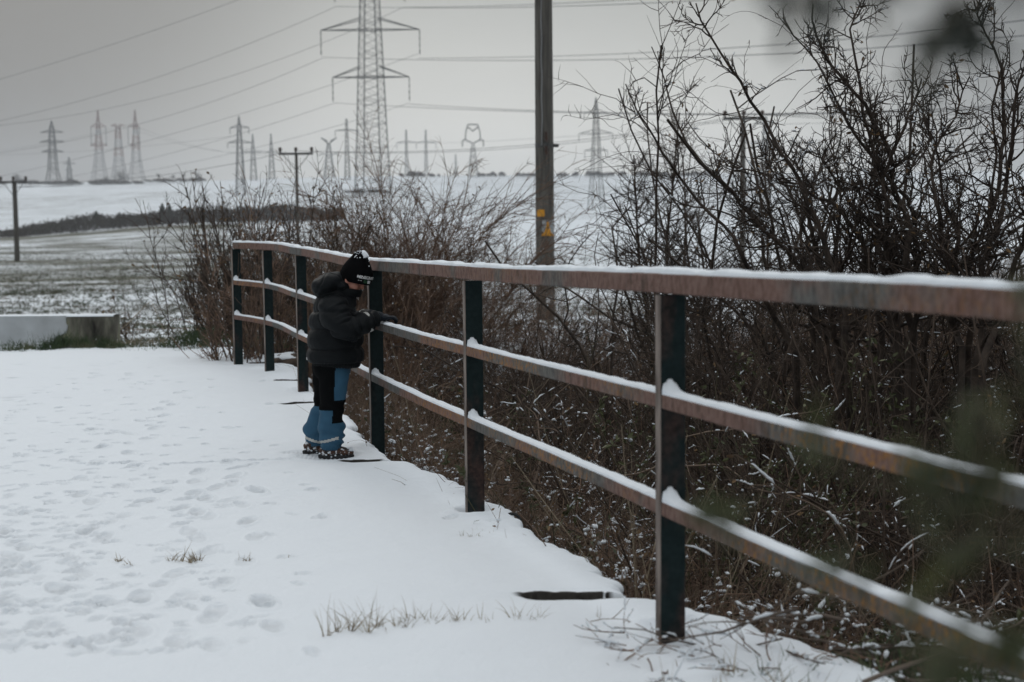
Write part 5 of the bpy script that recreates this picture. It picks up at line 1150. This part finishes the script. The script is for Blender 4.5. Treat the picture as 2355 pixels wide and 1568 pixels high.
pylon('thin grey pylon left of the crossarm pole', 626, 450, 1150, [(450, 18), (340, 5), (309, 1)], [(352, 16, 16, 0, 3)], .26, .12, panels=12)
def vtop(root, s, Yb):
    a = Acc(); z = (Yb - 332) * s; a.bars([((0, 0, z), (-17 * s, 0, z + 14 * s)), ((0, 0, z), (18 * s, 0, z + 14 * s)), ((-17 * s, 0, z + 14 * s), (-3 * s, 0, z + 6 * s)), ((18 * s, 0, z + 14 * s), (4 * s, 0, z + 6 * s))], .45); link('fork', a.mesh('fork'), M['steel'], root)
    a = Acc(); seg = []
    for sg in (-1, 1): seg += [((sg * 3 * s, 0, z - 26 * s), (sg * 15 * s, 0, z - 22 * s)), ((sg * 15 * s, 0, z - 22 * s), (sg * 27 * s, 0, z - 28 * s))]
    a.bars(seg, .3); link('crossarm', a.mesh('crossarm'), M['steel_far'], root)
pylon('pylon with a forked top between the crossarm pole and the tall pylon', 757, 408, 1100, [(408, 24), (360, 12), (332, 6)], [], .30, .14, panels=11, extra=vtop)
pylon('slim dark mast pylon immediately left of the tall pylon', 799, 420, 900, [(420, 12), (275, 3)], [(302, 26, 26, 14, 3)], .20, .09, 'steel', panels=16)
pylon('left one of a pair of slim pylons right of the tall pylon', 935, 398, 1250, [(398, 7), (300, 2)], [(329, 22, 23, 14, 4)], .28, .13, panels=14)
pylon('right one of a pair of slim pylons right of the tall pylon', 980, 398, 1250, [(398, 7), (300, 2)], [(329, 22, 23, 14, 4)], .28, .13, panels=14)
def cathead(root, s, Yb):
    z0 = (Yb - 330) * s; z1 = (Yb - 312) * s; z2 = (Yb - 288) * s; a = Acc(); seg = []
    for q in (-.8, .8):
        L = [(-2, z0), (-17, z0 + 8 * s), (-16, z1 + 8 * s), (-11, z2), (11, z2), (16, z1 + 8 * s), (17, z0 + 8 * s), (2, z0)]
        seg += [((L[i][0] * s, q, L[i][1]), (L[i + 1][0] * s, q, L[i + 1][1])) for i in range(7)]
        seg += [((-11 * s, q, z2 - 6 * s), (0, q, z2 - 15 * s)), ((11 * s, q, z2 - 6 * s), (0, q, z2 - 15 * s)), ((-17 * s, q, z0 + 8 * s), (-24 * s, q, z0 + 6 * s)), ((17 * s, q, z0 + 8 * s), (24 * s, q, z0 + 6 * s))]
    for sg in (-1, 1): seg.append(((sg * 24 * s, 0, z0 + 6 * s), (sg * 24 * s, 0, z0 - 8 * s)))
    a.bars(seg, .42); link('head_frame', a.mesh('head_frame'), M['steel'], root)
pylon('pylon with a hexagonal cat-head top left of the utility pole', 1088, 402, 1100, [(402, 22), (345, 9), (330, 4)], [], .28, .13, panels=11, extra=cathead)
pylon('very small far pylon left of the cat-head pylon', 1048, 400, 1500, [(400, 5), (355, 1)], [(375, 5, 5, 0, 0)], .3, .2, panels=8)
pylon('three armed grey pylon between the utility pole and the slender tree', 1371, 486, 600, [(486, 34), (400, 20), (262, 8), (228, 1)], [(263, 27, 27, 17, 8), (309, 39, 38, 18, 8), (348, 26, 26, 18, 6)], .14, .065, 'steel', lrot=.3, panels=18)
pylon('faint pylon seen through the thicket on the right', 1758, 470, 900, [(470, 24), (270, 5)], [(286, 24, 24, 14, 6), (330, 30, 30, 14, 6)], .28, .17)

# ------------------------------------------------------------------ wires
def wire(pts, d0, d1, label, r=.05, n=48):
    pts = np.array(pts, float); t = (pts[:, 0] - pts[0, 0]) / (pts[-1, 0] - pts[0, 0]); deg = min(2, len(pts) - 1); c = np.polyfit(pts[:, 0], pts[:, 1], deg)
    X = np.linspace(pts[0, 0], pts[-1, 0], n); Y = np.polyval(c, X); dd = 1 / (1 / d0 + (1 / d1 - 1 / d0) * np.linspace(0, 1, n)) 
    P = np.array([at(X[i], Y[i], dd[i]) for i in range(n)]); o = P[0].copy(); a = Acc(); a.tubes([P - o], [np.full(n, r)], 5)
    w = link('power_line', a.mesh('power_line'), M['wire'], None, o); tag(w, label, 'power line', 'wires strung between the pylons'); return w
W = [([(-300, 262), (0, 180), (540, 5), (770, -90)], 620, PY, 'topmost wire rising from the left edge and leaving the frame'),
     ([(-400, 342), (0, 275), (376, 176), (768, 16)], 700, PY, 'wire to the insulator high left of the tall pylon'),
     ([(-400, 300), (0, 285), (205, 260), (444, 202), (926, 17)], 760, PY, 'wire passing behind the tall pylon to its highest right insulator'),
     ([(-200, 372), (0, 349), (321, 284), (512, 229), (741, 132)], 760, PY, 'wire to the left end of the upper arm of the tall pylon'),
     ([(-100, 425), (328, 325), (512, 284), (805, 164), (961, 132)], 800, PY, 'wire to the right end of the upper arm of the tall pylon'),
     ([(120, 415), (328, 369), (547, 309), (768, 237)], 850, PY, 'wire to the left end of the lower arm of the tall pylon'),
     ([(200, 415), (420, 378), (700, 310), (941, 237)], 900, PY, 'wire to the right end of the lower arm of the tall pylon'),
     ([(768, 15), (1233, 16), (2000, -30)], PY, 220, 'wire leaving the tall pylon at the very top right'),
     ([(926, 17), (1233, 10), (1700, -20)], PY, 260, 'wire crossing the utility pole near the top of the frame'),
     ([(741, 132), (973, 137), (1233, 140), (1710, 126), (1959, 114), (2354, 83), (2600, 55)], PY, 180, 'lower of the two long wires crossing the thicket top'),
     ([(961, 132), (1379, 130), (1669, 110), (1938, 89), (2354, 45), (2600, 15)], PY, 180, 'upper of the two long wires crossing the thicket top'),
     ([(768, 237), (1000, 248), (1233, 258), (1500, 262), (1900, 262), (2400, 246)], PY, 200, 'long level wire behind the slender tree'),
     ([(941, 237), (1233, 257), (1339, 260), (1700, 259), (2100, 252), (2400, 238)], PY, 200, 'long level wire just above the level one'),
     ([(0, 345), (150, 322), (215, 305), (300, 285)], 1120, 1150, 'wire from the furthest left pylon to the red and white ones'),
     ([(-50, 357), (99, 352), (230, 345), (554, 310)], 1120, 900, 'low wire past the red and white pylons'),
     ([(315, 300), (430, 335), (554, 352)], 1150, 800, 'wire sagging right from the red and white pylons'),
     ([(315, 293), (450, 330), (600, 362), (757, 340)], 1150, 1100, 'faint wire sagging to the forked pylon'),
     ([(530, 336), (757, 352), (935, 330)], 900, 1250, 'faint wire between the mast and the slim pair'),
     ([(980, 330), (1088, 326), (1371, 309)], 1250, 600, 'faint wire from the slim pair to the three armed pylon'),
     ([(715, 350), (900, 347), (1233, 333), (1500, 300), (1700, 266)], 84, 70, 'wire between the two crossarm poles passing the utility pole', .012),
     ([(680, 347), (900, 351), (1233, 337), (1500, 306), (1708, 268)], 84, 70, 'second wire between the two crossarm poles', .012),
     ([(-200, 402), (10, 411), (300, 415), (650, 350)], 105, 84, 'wire running from the field pole to the pole behind the shrub', .012),
     ([(1720, 262), (2000, 268), (2400, 250)], 70, 40, 'wire leaving the right crossarm pole to the right', .010),
     ([(1750, 264), (2000, 275), (2400, 262)], 70, 40, 'lower wire leaving the right crossarm pole', .010),
     ([(1371, 263), (1800, 285), (2400, 225)], 600, 300, 'wire from the top arm of the three armed pylon', .05),
     ([(1398, 309), (1800, 325), (2400, 270)], 600, 300, 'wire from the widest arm of the three armed pylon', .05)]
for w_ in W: wire(w_[0], w_[1], w_[2], w_[3], w_[4] if len(w_) > 4 else .075)

# ------------------------------------------------------------------ far hedges and trees
def far_tree(label, X, Yb, d, hpx, wpx, seed, mat='tree_far', conifer=False, name='tree', group='trees along the ridge'):
    rng = np.random.default_rng(seed); s = d / F; b = at(X, Yb, d); root = empty(name, b); tag(root, label, 'tree', group); h = hpx * s; w = wpx * s
    a = Acc(); a.tubes([[[0, 0, -1], [0, 0, h * .5], [0, 0, h * .9]]], [[h * .035, h * .022, h * .008]], 6); link('trunk', a.mesh('trunk'), M[mat], root)
    a = Acc()
    if conifer:
        n = 1300; z = h * (.06 + .94 * rng.random(n) ** 1.3); r = (1 - z / h) ** .8 * w * .5 * rng.uniform(.3, 1.1, n); an = rng.uniform(0, 6.28, n)
        p = np.stack([r * np.cos(an), r * np.sin(an), z], -1); d_ = nrm(np.stack([np.cos(an), np.sin(an), rng.normal(size=n) * .3 - .2], -1)); L = h * .10
    else:
        P0, R0 = grow(rng, np.tile([[0, 0, h * .25]], (14, 1)), np.stack([rng.normal(size=14) * .5, rng.normal(size=14) * .5, np.ones(14)], -1), np.full(14, h * .68), np.full(14, h * .016), 6, .12)
        P1, R1 = branch(rng, P0, R0, 130, .2, 1, .7, .5, 5, .15, rmin=h * .004); P2, R2 = branch(rng, P1, R1, 700, .2, 1, .7, .5, 4, .15, rmin=h * .0028)
        P2[..., 0] *= w / h * 1.1; P1[..., 0] *= w / h * 1.1; a.tubes(P0, R0, 4); a.tubes(P1, R1, 3); a.tubes(P2, R2, 3)
        link('crown', a.mesh('crown'), M[mat], root); return root
    sd_ = nrm(np.cross(d_, rng.normal(size=(n, 3)))) * L * .28
    V = np.stack([p - sd_, p + d_ * L * .5, p + sd_, p - d_ * L * .5], 1); a.add(V, np.arange(n * 4).reshape(-1, 4)); link('crown', a.mesh('crown', False), M[mat], root); return root
for i, (X, Yb, h, w, lb) in enumerate([(37, 420, 22, 20, 'round bare tree above the left crossarm pole'), (160, 419, 12, 14, 'small bush tree at the foot of the tiny pylon'), (278, 420, 30, 24, 'large round tree before the middle red and white pylon'), (245, 420, 16, 12, 'small tree before the left red and white pylon'),
        (364, 414, 17, 14, 'bare tree right of the red and white pylons'), (397, 414, 15, 15, 'second bare tree right of the red and white pylons'), (422, 413, 16, 17, 'third bare tree right of the red and white pylons'), (455, 412, 19, 17, 'fourth bare tree near the left shrub tips'), (1048, 401, 9, 10, 'small bare tree left of the cat-head pylon')]):
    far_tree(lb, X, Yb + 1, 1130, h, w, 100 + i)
for i, (X, Yb, h, w, lb) in enumerate([(222, 520, 28, 22, 'leftmost dark conifer in the field hedge'), (374, 513, 36, 24, 'tall pair-like dark conifer left of its neighbour in the hedge'), (390, 512, 34, 22, 'dark conifer leaning against the tallest one in the hedge'),
        (275, 518, 24, 20, 'small dark conifer in the middle of the hedge'), (345, 515, 22, 20, 'small dark conifer left of the tall ones'), (435, 510, 28, 22, 'dark conifer near the left shrub in the hedge')]):
    far_tree(lb, X, Yb, 398, h * 1.25, w * 1.2, 130 + i, 'conifer', True, 'conifer', 'conifers in the field hedge')
def hedgerow(label, pts, d, hpx, seed, mat='hedge', dens=1.0, dv=6.):
    rng = np.random.default_rng(seed); s = d / F; a = Acc(); pts = np.array(pts, float); Lx = pts[-1, 0] - pts[0, 0]; n = int(Lx * 26 * dens)
    X = rng.uniform(pts[0, 0], pts[-1, 0], n); Yb = np.interp(X, pts[:, 0], pts[:, 1]); Hh = np.interp(X, pts[:, 0], hpx) * ((.35 + .95 * fbm(X / 14, X * 0, seed) + .25 * fbm(X / 3, X * 0, seed + 1)) if d < 450 else np.clip(fbm(X / 11, X * 0, seed, 3) * 3.2 - 1.15, 0, 1.3))
    kp = Hh * s > .25; X, Yb, Hh = X[kp], Yb[kp], Hh[kp]; n = len(X)
    v = rng.random(n) ** .8
    base = np.array([at(x, y, d) for x, y in zip(X, Yb)]); base[:, 1] += rng.normal(size=n) * dv; base[:, 2] = base[:, 2] + v * Hh * s - .3
    d_ = nrm(rng.normal(size=(n, 3)) + [0, 0, .8]); L = (2.2 * s * rng.uniform(.7, 2.0, n))[:, None]; sd_ = nrm(np.cross(d_, rng.normal(size=(n, 3)))) * L * .35
    V = np.stack([base - sd_, base + d_ * L, base + sd_, base - d_ * L], 1); a.add(V, np.arange(n * 4).reshape(-1, 4)); o = link('hedgerow', a.mesh('hedgerow', False), M[mat]); tag(o, label, 'hedge', kind='stuff'); return o
hedgerow('dark hedge crossing the snowy field', [(0, 543), (60, 541), (110, 536), (200, 528), (300, 519), (440, 511), (600, 506), (790, 503)], 400, [10, 26, 26, 30, 32, 32, 34, 28], 1, dens=1.5)
hedgerow('low bushes on the left ridge', [(-60, 421), (60, 421), (200, 421), (330, 420)], 1130, [6, 8, 9, 6], 2)
hedgerow('low bushes on the ridge below the round trees', [(340, 416), (420, 415), (470, 414)], 1130, [3, 8, 5], 3, dens=.8)
hedgerow('dark bushes on the ridge left of the utility pole', [(920, 403), (975, 403), (1010, 403)], 1130, [9, 8, 3], 4)
hedgerow('dark bushes on the ridge behind the utility pole', [(1090, 402), (1180, 402), (1300, 402)], 1130, [6, 8, 5], 5, dens=.7)
hedgerow('dark bushes on the ridge right of the utility pole', [(1290, 402), (1400, 401), (1650, 400)], 1130, [8, 8, 6], 6)
hedgerow('dark bushes round the foot of the tall pylon', [(795, 441), (850, 440), (905, 440)], 497, [5, 8, 5], 7, dens=.5)
hedgerow('dark bush at the foot of the three armed pylon', [(1350, 490), (1372, 490), (1396, 490)], 596, [5, 12, 5], 8)

# ------------------------------------------------------------------ air
def build_haze():
    a = Acc(); a.box((0, 1380, 74), (9000, 4300, 175)); o = link('haze', a.mesh('haze', False)); 
    m = bpy.data.materials.new('haze_air'); m.use_nodes = True; nt = m.node_tree; nt.nodes.clear()
    out = nt.nodes.new('ShaderNodeOutputMaterial'); v = nt.nodes.new('ShaderNodeVolumePrincipled')
    v.inputs['Color'].default_value = (.90, .92, .95, 1); v.inputs['Density'].default_value = HAZE_D; v.inputs['Anisotropy'].default_value = .2
    nt.links.new(v.outputs[0], out.inputs['Volume']); o.data.materials.append(m); tag(o, kind='stuff')
HAZE_D = .00026
build_haze()

# ------------------------------------------------------------------ sky, sun, camera
def build_world():
    w = bpy.data.worlds.new('World'); sc.world = w; w.use_nodes = True; nt = w.node_tree; nt.nodes.clear()
    out = nt.nodes.new('ShaderNodeOutputWorld'); bg = nt.nodes.new('ShaderNodeBackground'); nt.links.new(bg.outputs[0], out.inputs[0])
    sky = nt.nodes.new('ShaderNodeTexSky'); sky.sky_type = 'NISHITA'; sky.sun_disc = False; sky.sun_elevation = math.radians(32); sky.sun_rotation = math.radians(-25)
    sky.dust_density = 5; sky.air_density = 1.5
    tc = nt.nodes.new('ShaderNodeTexCoord'); sep = nt.nodes.new('ShaderNodeSeparateXYZ'); nt.links.new(tc.outputs['Generated'], sep.inputs[0])
    hs = nt.nodes.new('ShaderNodeHueSaturation'); hs.inputs['Saturation'].default_value = .25; nt.links.new(sky.outputs[0], hs.inputs['Color'])
    # cloud sheet: thin and bright low down ahead, thick and dark to the upper left, bright overhead
    def vm(dirv):
        d = nt.nodes.new('ShaderNodeVectorMath'); d.operation = 'DOT_PRODUCT'; nt.links.new(tc.outputs['Generated'], d.inputs[0]); d.inputs[1].default_value = dirv; return d.outputs['Value']
    bright = vm(tuple(nrm(np.array([.04, 1.0, .065]))))
    f = N(nt, 'ShaderNodeMapRange'); f.inputs['From Min'].default_value = .915; f.inputs['From Max'].default_value = .998; nt.links.new(bright, f.inputs[0])
    nz = noise(nt, 2.2, 4, .5, stretch=(1, 1, 3.5), coord='Generated')
    lo = mix(nt, f.outputs[0], (.10, .108, .108), (1.16, 1.16, 1.095))
    lo = mix(nt, math_(nt, 'MULTIPLY', ramp(nt, nz, [(.35, (0, 0, 0)), (.65, (1, 1, 1))]), .16), lo, (.40, .42, .44))
    for dv_, lo_, k_ in (((-.40, .89, .20), .945, .80), ((.42, .88, .20), .96, .60)):
        q = N(nt, 'ShaderNodeMapRange'); q.inputs['From Min'].default_value = lo_; q.inputs['From Max'].default_value = 1.0; q.inputs['To Max'].default_value = k_; q.interpolation_type = 'SMOOTHSTEP'; nt.links.new(vm(tuple(nrm(np.array(dv_)))), q.inputs[0])
        lo = mix(nt, q.outputs[0], lo, (.03, .034, .034))
    up = N(nt, 'ShaderNodeMapRange'); up.inputs['From Min'].default_value = .20; up.inputs['From Max'].default_value = .75; nt.links.new(sep.outputs['Z'], up.inputs[0])
    vz = ramp(nt, sep.outputs['Z'], [(0, (1, 1, 1)), (.055, (1, 1, 1)), (.16, (.58, .595, .60)), (1, (.58, .595, .60))])
    lm_ = N(nt, 'ShaderNodeMix'); lm_.data_type = 'RGBA'; lm_.blend_type = 'MULTIPLY'; lm_.inputs[0].default_value = 1; nt.links.new(lo, lm_.inputs[6]); nt.links.new(vz, lm_.inputs[7])
    cl = mix(nt, up.outputs[0], lm_.outputs[2], (1.52, 1.575, 1.62))
    sca = nt.nodes.new('ShaderNodeVectorMath'); sca.operation = 'SCALE'; nt.links.new(cl, sca.inputs[0]); sca.inputs['Scale'].default_value = 7.5
    fin = mix(nt, .9, hs.outputs[0], sca.outputs[0])
    nt.links.new(fin, bg.inputs[0]); bg.inputs[1].default_value = .1
build_world()
sun = bpy.data.lights.new('sun', 'SUN'); sun.energy = .5; sun.angle = math.radians(25); sun.color = (1, .95, .88)
so = bpy.data.objects.new('sun', sun); COL.objects.link(so)
az = math.radians(-25)    # sun ahead of the camera, to the left
sd = Vector((math.sin(az) * math.cos(math.radians(32)), math.cos(az) * math.cos(math.radians(32)), math.sin(math.radians(32))))
so.rotation_euler = sd.to_track_quat('Z', 'Y').to_euler(); so.location = (0, 0, 20)
cam = bpy.data.cameras.new('camera'); co = bpy.data.objects.new('camera', cam); COL.objects.link(co)
co.matrix_world = Matrix.Translation((0, 0, CAM_H)) @ cam_rot.to_4x4()
cam.sensor_width = 36; cam.lens = F * 36 / 2354; cam.clip_end = 9000; cam.clip_start = .05
cam.dof.use_dof = True; cam.dof.focus_distance = 7.75; cam.dof.aperture_fstop = 3.2; cam.dof.aperture_blades = 9
sc.camera = co
sc.view_settings.view_transform = 'Standard'; sc.view_settings.look = 'None'; sc.view_settings.exposure = -0.20; sc.view_settings.gamma = 1
sc.cycles.use_denoising = True
sc.cycles.max_bounces = 5; sc.cycles.diffuse_bounces = 3; sc.cycles.volume_bounces = 1; sc.cycles.transparent_max_bounces = 4
sc.cycles.sample_clamp_indirect = 4

mark()
